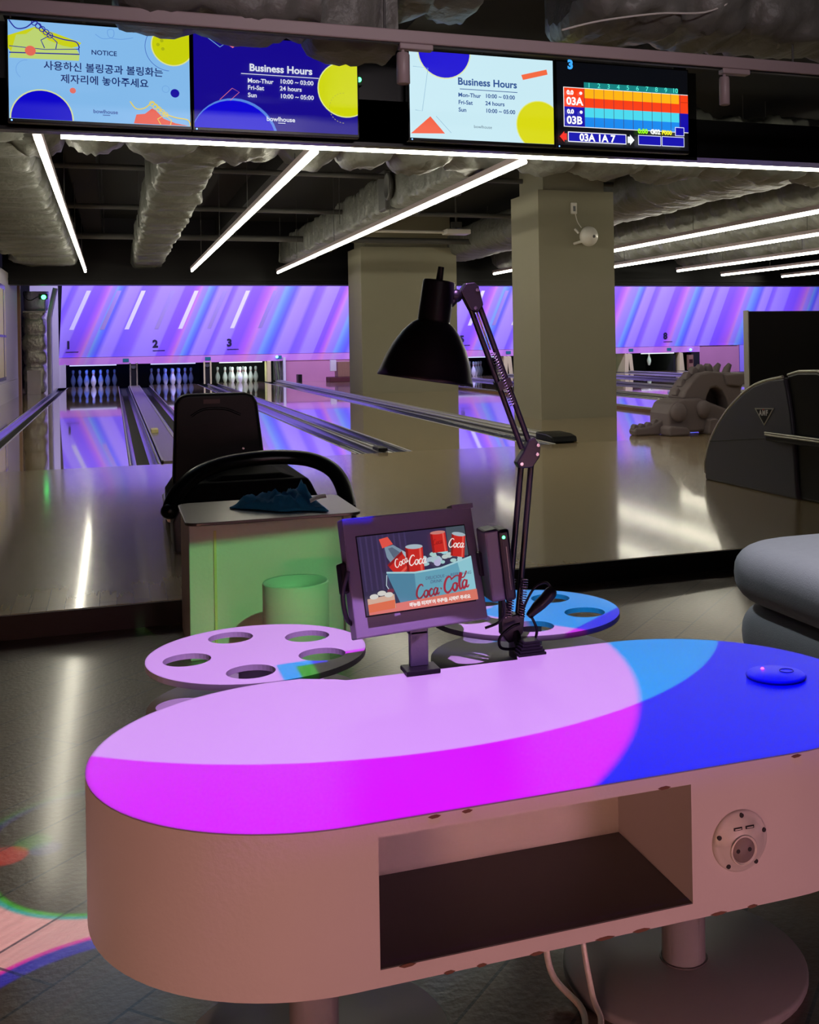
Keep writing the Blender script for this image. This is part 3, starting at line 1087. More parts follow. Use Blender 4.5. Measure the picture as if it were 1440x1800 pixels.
for i, (y, z, r, lab) in enumerate(((9.6, 2.95, 0.04, 'nearest'), (12.5, 2.90, 0.03, 'second nearest'), (15.2, 2.80, 0.035, 'third nearest'), (18.4, 2.72, 0.05, 'farthest'))):
    t = thing('ceiling_pipe', (4, y, z), '%s dark pipe crossing above the lanes' % lab, 'pipe')
    MB().tube([(XL, y, z), (14, y, z)], r, 10).build('pipe', M_PIPE, t)
    for x in (-0.1, 1.9, 3.9, 6.2):
        MB().tube([(x, y, z), (x, y, 3.36)], 0.007, 6).build('hanger_rod', M_PIPE, t)
for i, (x, lab) in enumerate(((-0.3, 'first'), (2.0, 'second'), (4.2, 'third'), (8.6, 'fourth'))):
    tag(MB().box(x - 0.15, x + 0.15, 4.2, 21.4, 3.05, 3.36).build('ceiling_beam', M_DARK), 'dark concrete beam along the ceiling, %s from the left' % lab, 'beam', kind='structure')


def strip_light(label, p0, p1, rods=True):
    p0, p1 = Vector(p0), Vector(p1)
    t = thing('strip_light', p0, label, 'strip light', 'ceiling strip lights')
    up = Vector((0, 0, 0.034))
    d = (p1 - p0).normalized()
    s = d.cross(Vector((0, 0, 1)))
    h = MB()
    c = [p0 + s * a + Vector((0, 0, b)) for a, b in ((-0.026, 0.024), (0.026, 0.024), (0.026, 0.07), (-0.026, 0.07))]
    h.add([*c, *[q + (p1 - p0) for q in c]], [(0, 1, 2, 3), (7, 6, 5, 4), (0, 4, 5, 1), (1, 5, 6, 2), (2, 6, 7, 3), (3, 7, 4, 0)])
    h.build('housing', M_PINKPIPE, t)
    MB().tube([p0 + d * 0.02, p1 - d * 0.02], 0.018, 8).build('diffuser', M_STRIPLIGHT, t)
    if rods:
        n = 4
        for i in range(n):
            q = p0 + (p1 - p0) * ((i + 0.3) / n)
            MB().tube([q + Vector((0, 0, 0.07)), Vector((q.x, q.y, 3.36))], 0.004, 5).build('hanger_rod', M_PIPE, t)
    return t


strip_light('long strip light running above the first lane', (-0.425, 7.5, 2.3), (-0.425, 20.6, 2.3))
strip_light('strip light above the second lane', (1.325, 7.55, 2.3), (1.325, 20.2, 2.3))
strip_light('strip light above the third lane, left of the columns', (2.865, 7.6, 2.3), (2.865, 20.6, 2.3))
strip_light('upper strip light right of the nearer column', (7.05, 8.8, 2.3), (7.05, 20.6, 2.3))
strip_light('second strip light right of the nearer column', (8.62, 8.8, 2.3), (8.62, 19.9, 2.3))
strip_light('third strip light right of the nearer column', (10.45, 9.5, 2.3), (10.45, 19.4, 2.3))
strip_light('fourth strip light right of the nearer column', (12.15, 10, 2.3), (12.15, 20.6, 2.3))
strip_light('lowest strip light at the right edge', (13.9, 11, 2.3), (13.9, 21.0, 2.3))
strip_light('long strip light crossing under the row of screens', (-0.30, 7.38, 2.297), (8.4, 7.38, 2.297), rods=False)
tag(MB().box(-0.62, 8.5, 7.33, 7.43, 2.368, 2.42).build('light_beam', M_PINKPIPE), 'grey channel above the long strip light under the screens', 'beam', kind='structure')

# track rail with spot lamps in front of the screens
t = thing('track_rail', (1.5, 5.0, 2.37), 'pale pink track rail crossing in front of the screens', 'rail')
MB().box(-2.0, 6.0, 4.97, 5.03, 2.372, 2.432).build('track', M_PINKPIPE, t, bevel=0.006)
MB().box(-2.0, 6.0, 4.985, 5.015, 2.366, 2.372).build('groove', M_BLACK, t)
for x in (-1.0, 1.2, 3.4, 5.4):
    MB().tube([(x, 5, 2.43), (x, 5, 3.36)], 0.006, 6).build('hanger_rod', M_PIPE, t)
for x, lab, r in ((1.285, 'pale cylinder spot lamp on the rail between second and third screen', 0.031), (2.985, 'pale cylinder spot lamp on the rail beside the scoreboard', 0.027)):
    t = thing('track_lamp', (x, 5.0, 2.18), lab, 'spot lamp', 'track spot lamps')
    MB().lathe((x, 5, 2.185), [(r * 0.7, 0.004), (r * 0.8, 0), (r, 0.004), (r, 0.135), (r * 0.85, 0.145)], 20).build('cylinder', M_PINKPIPE, t)
    MB().tube([(x, 5, 2.33), (x, 5, 2.352)], 0.008, 8).build('stem', M_PINKPIPE, t)
    MB().box(x - 0.02, x + 0.14, 4.975, 5.025, 2.345, 2.372).build('adapter', M_PINKPIPE, t, bevel=0.005)
tag(MB().tube(spline([(2.0, 4.8, 2.44), (2.2, 4.8, 2.50), (2.5, 4.8, 2.56), (2.8, 4.8, 2.6), (2.95, 4.8, 2.75), (3.1, 4.8, 3.36)], 6), 0.005, 6).build('cable', M_WHITEGLOSS),
    'thin white cable strung over the big crumpled duct', 'cable')
tag(MB().ball((1.37, 6.36, 2.52), 0.014, M_LEDGREEN, 12, 8).box(1.35, 1.39, 6.37, 6.42, 2.49, 2.55, M_BLACK).build('indicator', None), 'small green light right of the second screen', 'lamp')

# devices near the columns
t = thing('ceiling_projector', (5.2, 17.0, 2.7), 'small white projector hanging left of the nearer column', 'projector')
MB().box(5.0, 5.40, 16.85, 17.15, 2.70, 2.78).build('body', M_WHITEGLOSS, t, bevel=0.015)
MB().tube([(5.2, 17, 2.78), (5.2, 17, 3.36)], 0.02, 8).build('mount', M_PIPE, t)
MB().box(5.12, 5.28, 16.95, 17.05, 2.80, 2.90).build('bracket', M_STEEL, t)
tag(MB().tube([(3.5, 17.05, 2.74), (5.0, 17.05, 2.74)], 0.025, 10).build('cable_tube', M_WHITEGLOSS), 'white cable tube running to the ceiling projector', 'tube')
t = thing('globe_speaker', (5.11, 11.72, 2.17), 'white round globe speaker on the nearer column', 'speaker')
MB().ball((5.125, 11.60, 2.165), (0.105, 0.115, 0.115), None, 24, 16).build('globe', M_WHITEGLOSS, t)
MB().ball((5.14, 11.488, 2.155), (0.018, 0.006, 0.018), None, 12, 8).build('driver_dot', M_PIPE, t)
MB().tube([(4.98, 11.66, 2.25), (5.01, 11.62, 2.20)], 0.014, 10).build('bracket_arm', M_WHITEGLOSS, t)
MB().tube([(5.0, 11.74, 2.09), (5.06, 11.64, 2.11)], 0.016, 10).build('bracket_arm', M_WHITEGLOSS, t)
t = thing('wall_outlet', (5.01, 11.74, 2.46), 'small white outlet box above the globe speaker', 'outlet')
MB().box(4.965, 5.035, 11.715, 11.75, 2.43, 2.56).build('box', M_WHITEGLOSS, t, bevel=0.006)
MB().box(4.985, 5.015, 11.712, 11.715, 2.46, 2.52).build('socket', M_STEEL, t)
tag(MB().tube(spline([(5.01, 11.71, 2.435), (5.03, 11.7, 2.34), (5.07, 11.68, 2.27)], 6), 0.006, 6).build('cable', M_WHITEGLOSS), 'short white cable from outlet box to globe speaker', 'cable')
t = thing('ceiling_lamp', (6.23, 13.0, 2.83), 'white funnel shaped lamp hooked right of the nearer column', 'lamp')
MB().lathe((6.24, 13, 2.76), [(0.03, 0), (0.035, 0.05), (0.075, 0.12), (0.10, 0.15), (0.10, 0.16), (0.0, 0.16)], 20).build('shade', M_WHITEGLOSS, t)
MB().tube(spline([(6.24, 13, 2.92), (6.24, 13, 3.02), (6.20, 13, 3.07), (6.15, 13, 3.04), (6.14, 13, 2.95), (6.13, 13, 3.36)][:5], 6), 0.012, 8).build('hook', M_BLACK, t)

# ------------------------------------------------------------------ screens
YS = 6.3


def monitor(x0, label, quad, draw, em=1.0):
    w, h = 0.905, 0.512
    zb = 2.187
    t = thing('screen', (x0 + w / 2, YS + 0.02, zb), label, 'screen', 'screens above the lanes')
    MB().box(x0 - 0.010, x0 + w + 0.010, YS + 0.002, YS + 0.06, zb - 0.018, zb + h + 0.010).build('housing', M_SCREEN, t, bevel=0.004)
    MB().box(x0 + w / 2 - 0.1, x0 + w / 2 + 0.1, YS + 0.06, YS + 0.13, zb + 0.15, zb + 0.35).build('wall_mount', M_BLACK, t)
    MB().ball((x0 + 0.012, YS, zb - 0.009), 0.004, M_LEDBLUE, 8, 6).build('standby_light', M_LEDBLUE, t)
    cv = Canvas((x0, YS, zb + h), (1, 0, 0), (0, 0, -1), w, h, em)
    (ul, ur), (tl, tr, bl, br) = quad

    def q(u, v):
        fx = (u - ul) / (ur - ul)
        vt, vb = tl + (tr - tl) * fx, bl + (br - bl) * fx
        return fx * w, (v - vt) / (vb - vt) * h
    draw(cv, q)
    cv.mb.build('display', None, t)
    return t


NAVY = (10, 4, 215)


def shoe(cv, ox, oy, s, fill, line, flip=1, sole=None):
    def T(pts):
        return [(ox + flip * x * s, oy + y * s) for x, y in pts]
    body = [(0, 0), (0.10, 0.12), (0.24, 0.10), (0.36, 0.0), (0.42, 0.03), (0.55, 0.17), (0.75, 0.24), (0.95, 0.27), (1.0, 0.36), (0.99, 0.46), (0.0, 0.48)]
    cv.poly(T([(x + 0.0, y + 0.10) for x, y in body[1:]]), fill)
    if sole:
        cv.poly(T([(0, 0.46), (0.99, 0.44), (0.96, 0.56), (0, 0.58)]), sole)
    cv.line(T([tuple(p[:2]) for p in spline(body[:9], 5)]), 0.006, line)
    cv.line(T([(0.99, 0.36), (1.0, 0.46), (0.0, 0.50)]), 0.006, line)
    cv.line(T([(0, 0.40), (0.5, 0.42), (1.0, 0.38)]), 0.004, line)
    cv.line(T([(0.5, 0.40), (0.45, 0.28), (0.58, 0.20), (0.68, 0.30), (0.66, 0.40)]), 0.005, line)
    for k in range(5):
        x, y = 0.36 + k * 0.055, 0.02 + k * 0.045
        cv.ring(ox + flip * x * s, oy + y * s, 0.04 * s, 0.0045, line)


def draw1(cv, q):
    cv.rect(0, 0, cv.w, cv.h, (140, 198, 250))
    x, y = q(318, 88)
    cv.disc(*q(304, 86), 0.112, (235, 240, 160))
    cv.disc(*q(304, 86), 0.106, (214, 222, 10))
    for dx, dy in ((-0.075, 0.0), (-0.055, -0.022), (-0.05, 0.022)):
        cv.disc(q(304, 86)[0] + dx, q(304, 86)[1] + dy, 0.009, (180, 190, 20))
    cv.ring(q(298, 90)[0], q(298, 90)[1], 0.125, 0.003, (70, 110, 200), 1.6, 4.4)
    cv.disc(*q(70, 212), 0.155, (225, 235, 170))
    cv.disc(*q(70, 212), 0.148, NAVY)
    cv.poly([q(14, 85), q(14, 62), q(60, 48), q(95, 60), q(140, 78), q(135, 84), q(90, 92), q(20, 93)], (214, 222, 10))
    shoe(cv, q(16, 34)[0], q(16, 34)[1] + 0.0, 0.34, (200, 225, 120), (30, 30, 160))
    cv.disc(*q(52, 91), 0.026, (240, 110, 90))
    cv.disc(*q(124, 162), 0.015, (240, 120, 110))
    cv.disc(*q(307, 167), 0.023, (20, 10, 170))
    cv.line([tuple(p[:2]) for p in spline([q(165, 64), q(178, 72), q(196, 70), q(197, 58), q(187, 58), q(190, 70), q(210, 74), q(232, 72)], 6)], 0.003, (110, 165, 235))
    cv.ring(q(45, 125)[0], q(45, 125)[1], 0.05, 0.003, (120, 175, 240), 2.2, 4.8)
    cv.ring(q(290, 160)[0] + 0.0, q(290, 160)[1], 0.018, 0.002, (110, 165, 235))
    tx = (20, 40, 110)
    cv.text('NOTICE', *q(180, 101), 0.035, tx, 'CENTER', 0.0006)
    cv.text('사용하신 볼링공과 볼링화는', *q(180, 131), 0.0515, tx, 'CENTER', 0.0008)
    cv.text('제자리에 놓아주세요', *q(181, 152), 0.0515, tx, 'CENTER', 0.0008)
    cv.text('bowlhouse', *q(181, 202), 0.028, (60, 90, 170), 'CENTER', 0.0006)
    cv.rect(q(176, 204)[0], q(176, 204)[1], q(189, 204)[0], q(176, 204)[1] + 0.004, (60, 90, 170))
    shoe(cv, q(225, 181)[0], q(225, 181)[1], 0.31, (245, 100, 80), (245, 220, 90), 1, (245, 100, 80))


def hours(cv, cx, q, rows, c, tsize, cols, line, small):
    cv.text('Business Hours', *q(*cx), tsize, c, 'CENTER', 0.0016)
    cv.rect(*q(*line[0]), q(*line[1])[0], q(*line[0])[1] + 0.004, c)
    for (a, b), v in zip((('Mon-Thur', '10:00 ~ 03:00'), ('Fri-Sat', '24 hours'), ('Sun', '10:00 ~ 05:00')), rows):
        cv.text(a, *q(cols[0], v), small, c, 'LEFT', 0.0008)
        cv.text(b, *q(cols[1], v + 2), small, c, 'LEFT', 0.0008)


def draw2(cv, q):
    cv.rect(0, 0, cv.w, cv.h, (22, 8, 150))
    cv.disc(*q(410, 252), 0.238, (90, 140, 240))
    cv.disc(*q(408, 254), 0.232, (12, 4, 225))
    cv.poly([q(384, 76), q(430, 76), q(408, 92)], (250, 130, 150))
    cv.line([q(366, 74), q(386, 90), q(398, 82)], 0.004, (120, 170, 230))
    cv.line([q(384, 181), q(406, 161), q(418, 168), q(402, 182)], 0.003, (230, 120, 150))
    cv.disc(*q(607, 165), 0.160, (240, 250, 170))
    cv.disc(*q(607, 165), 0.154, (222, 230, 10))
    for k in range(16):
        a = 1.6 + k * 0.2
        cv.ring(q(604, 196)[0], q(604, 196)[1], 0.085, 0.003, (190, 196, 90), a, a + 0.1)
    cv.ring(q(598, 128)[0], q(598, 128)[1], 0.06, 0.003, (120, 200, 240), 3.3, 4.6)
    hours(cv, (491, 136), q, (152, 164, 177), (235, 240, 255), 0.056, (432, 488), ((421, 136), (558, 136)), 0.034)
    cv.text('bowlhouse', *q(489, 219), 0.036, (235, 240, 255), 'CENTER', 0.0008)
    cv.rect(q(484, 221)[0], q(484, 221)[1], q(497, 221)[0], q(484, 221)[1] + 0.004, (235, 240, 255))


def draw3(cv, q):
    cv.rect(0, 0, cv.w, cv.h, (206, 240, 250))
    cv.disc(*q(782, 98), 0.165, (225, 235, 180))
    cv.disc(*q(782, 98), 0.158, (24, 10, 215))
    cv.poly([q(920, 138), q(967, 128), q(969, 137), q(923, 147)], (250, 110, 70))
    cv.disc(*q(952, 228), 0.150, (228, 235, 130))
    cv.disc(*q(952, 228), 0.144, (222, 222, 20))
    cv.poly([q(722, 240), q(756, 211), q(781, 241)], (250, 105, 75))
    cv.line([q(766, 211), q(792, 240)], 0.003, (150, 190, 215))
    cv.line([q(727, 125), q(753, 128), q(742, 202), q(730, 200)], 0.003, (150, 190, 215))
    hours(cv, (858, 159), q, (177, 190, 203), (46, 84, 150), 0.060, (805, 853), ((808, 163), (912, 163)), 0.034)
    cv.text('bowlhouse', *q(848, 233), 0.026, (90, 110, 130), 'CENTER')


def draw4(cv, q):
    cv.rect(0, 0, cv.w, cv.h, (6, 8, 14))
    cv.text('3', *q(999, 123), 0.075, (60, 165, 245), 'LEFT', 0.004)
    hx0, hx1 = q(1027, 140)[0], q(1197, 150)[0]
    y0, y1, y2, y3 = 0.118, 0.158, 0.275, 0.395
    cv.rect(hx0, y0, hx1, y1, (20, 120, 120))
    X0, X1, XE = q(992, 160)[0], q(1198, 160)[0], q(1216, 160)[0]
    cv.rect(X0 - 0.004, y1 - 0.004, XE + 0.004, y3 + 0.004, (235, 235, 235))
    cv.rect(X0, y1, XE, y2, (235, 60, 20))
    cv.rect(X0, y2, XE, y3, (16, 8, 160))
    cv.rect(hx0, y1, X1, (y1 + y2) / 2, (255, 170, 20))
    cv.rect(hx0, y2, X1, (y2 + y3) / 2, (70, 205, 225))
    cv.rect(hx0, (y2 + y3) / 2, X1, y3, (25, 130, 225))
    for k in range(11):
        x = hx0 + (X1 - hx0) * k / 10
        cv.rect(x - 0.0015, y1, x + 0.0015, y3, (60, 40, 60))
        if k < 10:
            cv.text(str(k + 1), x + (X1 - hx0) / 20, y1 - 0.008, 0.042, (90, 240, 215), 'CENTER')
    cv.line([(X1 + 0.004, y1 + 0.05), (X1 + 0.06, y1 + 0.05)], 0.003, (150, 40, 20))
    for (yy, nm) in ((y1, '03A'), (y2, '03B')):
        cv.text('0.0', X0 + 0.012, yy + 0.045, 0.036, (245, 245, 245), 'LEFT', 0.002)
        cv.disc(X0 + 0.105, yy + 0.034, 0.010, (245, 245, 245))
        cv.text(nm, X0 + 0.008, yy + 0.108, 0.066, (250, 250, 250), 'LEFT', 0.002)
    yb = 0.44
    cv.rect(0.06, yb - 0.008, 0.455, yb + 0.055, (235, 235, 245))
    cv.rect(0.065, yb - 0.003, 0.45, yb + 0.05, (20, 20, 165))
    cv.text('03A 1A 7', 0.257, yb + 0.045, 0.062, (250, 250, 250), 'CENTER', 0.002)
    cv.poly([(0.005, yb + 0.025), (0.035, yb - 0.008), (0.035, yb + 0.005), (0.052, yb + 0.005), (0.052, yb + 0.045), (0.035, yb + 0.045), (0.035, yb + 0.058)], (235, 50, 40))
    cv.poly([(0.51, yb + 0.025), (0.48, yb - 0.008), (0.48, yb + 0.005), (0.463, yb + 0.005), (0.463, yb + 0.045), (0.48, yb + 0.045), (0.48, yb + 0.058)], (235, 240, 245))
    cv.text('0:00', 0.535, yb - 0.02, 0.040, (150, 245, 30), 'LEFT', 0.002)
    cv.text('G02', 0.622, yb - 0.02, 0.040, (240, 245, 240), 'LEFT', 0.002)
    cv.text('F000', 0.702, yb - 0.02, 0.036, (235, 230, 40), 'LEFT', 0.002)
    for a, b, c, d in ((0.535, yb - 0.008, 0.695, yb + 0.055), (0.70, yb - 0.008, 0.86, yb + 0.055), (0.795, yb - 0.07, 0.86, yb - 0.014)):
        cv.rect(a, b, c, d, (220, 225, 250))
        cv.rect(a + 0.004, b + 0.004, c - 0.004, d - 0.004, (20, 16, 165))


monitor(-0.487, 'pale blue notice screen with Korean lines and shoes, leftmost of the four', ((14, 335), (33, 66, 211, 222)), draw1, 0.85)
monitor(0.440, 'dark blue opening hours screen with yellow disc', ((341, 629), (66, 92, 228, 240)), draw2, 0.85)
monitor(1.655, 'pale opening hours screen with orange triangle', ((721, 979), (97, 112, 247, 262)), draw3, 0.95)
monitor(2.585, 'black bowling scoreboard screen with coloured table, rightmost of the four', ((980, 1215), (110, 130, 258, 268)), draw4, 1.15)


# ------------------------------------------------------------------ the long table
TX0, TX1, TY, TR, TT, TB = 0.25, 0.835, 1.545, 0.292, 0.44, 0.25


def table_outline(r=TR, notch=True, n=40):
    pts = []
    for i in range(n + 1):
        a = PI / 2 + PI * i / n
        pts.append((TX0 + r * math.cos(a), TY + r * math.sin(a)))
    for i in range(n + 1):
        a = -PI / 2 + PI * i / n
        pts.append((TX1 + r * math.cos(a), TY + r * math.sin(a)))
    if notch:       # shallow recess in the far edge for the clamps
        y = TY + r - 0.038
        pts += [(0.66, TY + r), (0.648, y), (0.35, y), (0.335, y + 0.012), (0.28, TY + r)]
    return pts


table = thing('long_table', (0.5425, TY, 0), 'long white rounded table lit magenta, lilac and blue, in the foreground', 'table')
MB().prism(table_outline(), (0, 0, TT - 0.0015), (1, 0, 0), (0, 1, 0), (0, 0, 0.0015)).build('table_top', M_GREYEDWHITE, table)
# body: a closed band with an open shelf bay in the front
OX0, OX1, OZ0, OZ1 = 0.278, 0.683, 0.270, 0.422
YF = TY - TR
mb = MB()
rim = table_outline()
k = len(rim)
vs = [(p[0], p[1], TB) for p in rim] + [(p[0], p[1], TT - 0.0015) for p in rim]
fs = []
front = 40          # index of the last point of the left arc, which starts the straight front
for i in range(k):
    if i == front:
        continue
    fs.append((i, (i + 1) % k, k + (i + 1) % k, k + i))
mb.add(vs, fs, M_SIDE, True)
a, b = rim[front], rim[front + 1]
mb.add([(a[0], YF, TB), (b[0], YF, TB), (b[0], YF, TT - 0.0015), (a[0], YF, TT - 0.0015), (OX0, YF, OZ0), (OX1, YF, OZ0), (OX1, YF, OZ1), (OX0, YF, OZ1)],
       [(0, 1, 5, 4), (1, 2, 6, 5), (2, 3, 7, 6), (3, 0, 4, 7)], M_SIDE)
mb.add([(p[0], p[1], TB) for p in rim], [tuple(range(k))], M_SIDE)
mb.build('table_body', M_SIDE, table)
YD = YF + 0.22
mb = MB()
mb.add([(OX0, YF, OZ0), (OX1, YF, OZ0), (OX1, YF, OZ1), (OX0, YF, OZ1), (OX0, YD, OZ0), (OX1, YD, OZ0), (OX1, YD, OZ1), (OX0, YD, OZ1)],
       [(0, 4, 7, 3), (1, 2, 6, 5), (4, 5, 6, 7), (3, 7, 6, 2)])
mb.build('shelf_bay', M_SIDE, table)
MB().box(OX0, OX1, YF + 0.001, YD, OZ0 - 0.004, OZ0 + 0.001).build('shelf', M_GREYSHELF, table)
for x, nm in ((TX0, 'left'), (TX1 - 0.005, 'right')):
    leg = MB().cyl((x, TY + 0.01, 0.015), (x, TY + 0.01, TB + 0.01), 0.034, 28).build('leg', M_GREYEDWHITE, table)
    MB().lathe((x, TY + 0.01, 0), [(0.188, 0), (0.19, 0.004), (0.19, 0.012), (0.187, 0.016), (0, 0.016)], 56).build('base_plate', M_GREYEDWHITE, leg)
    MB().tube([(x + 0.036 * math.cos(q * PI / 12), TY + 0.01 + 0.036 * math.sin(q * PI / 12), 0.017) for q in range(24)], 0.002, 6, closed=True).build('seam_ring', M_GREYSHELF, leg)
# chips along the edges of the front
rnd = random.Random(4)
CHIP = mat('bare_board', (120, 84, 70), 0.9)
for (x, z) in ((0.345, 0.436), (0.385, 0.436), (0.645, 0.4235), (0.36, 0.251), (0.40, 0.251), (0.47, 0.2505), (0.56, 0.251), (0.61, 0.251), (0.72, 0.251), (0.77, 0.251), (0.31, 0.2695), (0.84, 0.436)):
    w = rnd.uniform(0.006, 0.014)
    MB().prism([(-w, 0), (-w * 0.4, -0.0025), (w * 0.5, -0.002), (w, 0), (w * 0.3, 0.002), (-w * 0.5, 0.0015)], (x, YF - 0.0006, z), (1, 0, 0), (0, 0, 1), (0, 0.0012, 0)).build('edge_chip', CHIP, table)

# socket in the table front
so = thing('power_socket', (0.752, YF, 0.30), 'round white power socket with two USB slots in the table front', 'socket')
sc_ = (0.752, YF, 0.3395)
MB().lathe(sc_, [(0.0395, 0.0), (0.0395, 0.003), (0.036, 0.006), (0.031, 0.007), (0.030, 0.010), (0.0, 0.010)], 48, axis=(0, -1, 0)).build('face_plate', M_WHITEGLOSS, so)
MB().lathe((0.752, YF - 0.0101, 0.331), [(0.0195, 0), (0.0195, 0.0025), (0.0175, 0.003), (0.0165, 0.0005), (0.0, 0.0004)], 32, axis=(0, -1, 0)).build('socket_well', M_WHITEGLOSS, so)
MB().lathe((0.752, YF - 0.0104, 0.331), [(0.0160, 0), (0.0160, 0.0008), (0.0, 0.0008)], 32, axis=(0, -1, 0)).build('socket_floor', mat('socket_grey', (140, 128, 128), 0.5), so)
for d in (-0.0085, 0.0085):
    MB().cyl((0.752 + d, YF - 0.0108, 0.331), (0.752 + d, YF - 0.0118, 0.331), 0.0028, 12).build('pin_hole', M_DARKHOLE, so)
for d in (-0.008, 0.0095):
    MB().box(0.752 + d - 0.006, 0.752 + d + 0.006, YF - 0.0112, YF - 0.0100, 0.3575, 0.3612, M_DARKHOLE).box(0.752 + d - 0.0045, 0.752 + d + 0.0045, YF - 0.0116, YF - 0.0112, 0.3585, 0.3597, M_WHITEGLOSS).build('usb_slot', M_DARKHOLE, so)
for q in range(5):
    a = PI / 2 + q * 2 * PI / 5
    MB().cyl((0.752 + 0.0345 * math.cos(a), YF - 0.004, 0.3395 + 0.0345 * math.sin(a)), (0.752 + 0.0345 * math.cos(a), YF - 0.0075, 0.3395 + 0.0345 * math.sin(a)), 0.003, 10).build('screw', M_DARKHOLE, so)

# call puck on the table
t = thing('call_button', (1.0, 1.545, TT), 'flat round call button with red light at the right end of the table', 'call button')
MB().lathe((1.0, 1.545, TT), [(0.046, 0.0), (0.048, 0.003), (0.046, 0.005), (0.043, 0.006), (0.0, 0.006)], 40).build('disc', M_GREYEDWHITE, t)
MB().ball((0.992, 1.572, TT + 0.0062), 0.0026, M_LEDRED, 12, 8).build('red_light', M_LEDRED, t)
MB().tube([(1.022 + 0.011 * math.cos(q * PI / 10), 1.548 + 0.011 * math.sin(q * PI / 10), TT + 0.0062) for q in range(20)], 0.0009, 6, closed=True).build('ring_mark', M_SHELL, t)

# ------------------------------------------------------------------ round cup tables


def round_table(cx, cy, label, holes):
    t = thing('round_table', (cx, cy, 0), label, 'side table', 'round cup tables')
    n = 72
    bm = bmesh.new()
    R, th = 0.192, 0.010
    loops = [[(cx + R * math.cos(2 * PI * i / n), cy + R * math.sin(2 * PI * i / n)) for i in range(n)]]
    for a in holes:
        hx, hy = cx + 0.122 * math.cos(a), cy + 0.122 * math.sin(a)
        loops.append([(hx + 0.041 * math.cos(2 * PI * i / 32), hy + 0.041 * math.sin(2 * PI * i / 32)) for i in range(32)])
    for z in (TT, TT - th):
        ed = []
        for lp in loops:
            vv = [bm.verts.new((p[0], p[1], z)) for p in lp]
            ed += [bm.edges.new((vv[i], vv[(i + 1) % len(vv)])) for i in range(len(vv))]
        bmesh.ops.triangle_fill(bm, use_beauty=True, edges=ed)
    bm.verts.ensure_lookup_table()
    bm.verts.index_update()
    half = len(bm.verts) // 2
    o = 0
    for lp in loops:
        L = len(lp)
        for i in range(L):
            a, b = o + i, o + (i + 1) % L
            bm.faces.new((bm.verts[a], bm.verts[b], bm.verts[half + b], bm.verts[half + a]))
        o += L
    bmesh.ops.recalc_face_normals(bm, faces=bm.faces)
    MB().bm(bm).build('cup_plate', M_GREYEDWHITE, t)
    MB().lathe((cx, cy, TT - 0.097), [(0.19, 0), (0.192, 0.003), (0.192, 0.009), (0.0, 0.009)], 56).build('lower_shelf', M_GREYEDWHITE, t)
    MB().cyl((cx, cy, 0.012), (cx, cy, TT - 0.01), 0.034, 28).build('pole', M_GREYEDWHITE, t)
    MB().lathe((cx, cy, 0), [(0.17, 0), (0.172, 0.008), (0.168, 0.014), (0.0, 0.014)], 48).build('base_plate', M_GREYEDWHITE, t)
    return t


round_table(0.236, 2.03, 'lilac lit round table with cup holes, left behind the long table', [math.radians(a) for a in (182, 107, 35, -31, -102)])
round_table(0.779, 2.115, 'cyan lit round table with cup holes, right behind the desk lamp', [math.radians(a) for a in (43, -28, -103, 115, 187)])

# ------------------------------------------------------------------ order tablet on its stand
YAW, TILT = math.radians(10.5), math.radians(17)
tux = Vector((math.cos(YAW), math.sin(YAW), 0))
tb = Vector((-math.sin(YAW), math.cos(YAW), 0))
tuy = Vector((0, 0, 1)) * math.cos(TILT) + tb * math.sin(TILT)
tn = tux.cross(tuy)          # towards the viewer
TO = Vector((0.364, 1.775, 0.511))
TW, TH = 0.243, 0.196
t = thing('order_tablet', (0.476, 1.806, TT), 'black order tablet on a post showing a red cola advert', 'tablet')


def slab(x0, x1, y0, y1, z0, z1):
    """box in the tablet's frame, z towards the viewer"""
    c = [TO + tux * x + tuy * y + tn * z for z in (z0, z1) for y in (y0, y1) for x in (x0, x1)]
    return c, [(0, 2, 3, 1), (4, 5, 7, 6), (0, 1, 5, 4), (1, 3, 7, 5), (3, 2, 6, 7), (2, 0, 4, 6)]


MB().add(*slab(0, TW, 0, TH, -0.026, 0)).build('case', M_TABLET, t, bevel=0.0025)
SX0, SX1, SY0, SY1 = 0.0215, 0.2225, 0.034, 0.163
cv = Canvas(TO + tux * SX0 + tuy * SY1 + tn * 0.0005, tux, -tuy, SX1 - SX0, SY1 - SY0, 0.85, 0.00012)
cw, chh = cv.w, cv.h


def sxy(u, v):               # position in the close-up of the photograph, as a share of the display
    return u * cw, v * chh


def can(cx, cy, w, h, ang, top=(170, 190, 200), red=(205, 40, 30)):
    ca, sa = math.cos(ang), math.sin(ang)

    def T(pts):
        return [(cx + x * ca - y * sa, cy + x * sa + y * ca) for x, y in pts]
    cv.poly(T([(-w / 2, -h / 2), (w / 2, -h / 2), (w / 2, h / 2), (-w / 2, h / 2)]), red)
    cv.poly(T([(-w / 2, -h / 2), (-w * 0.36, -h / 2), (-w * 0.36, h / 2), (-w / 2, h / 2)]), (150, 24, 20))
    cv.poly(T([(w * 0.28, -h / 2), (w * 0.4, -h / 2), (w * 0.4, h / 2), (w * 0.28, h / 2)]), (235, 90, 75))
    cv.poly(T([(w / 2 * math.cos(2 * PI * i / 20), -h / 2 + h * 0.09 * math.sin(2 * PI * i / 20)) for i in range(20)]), top)
    return T


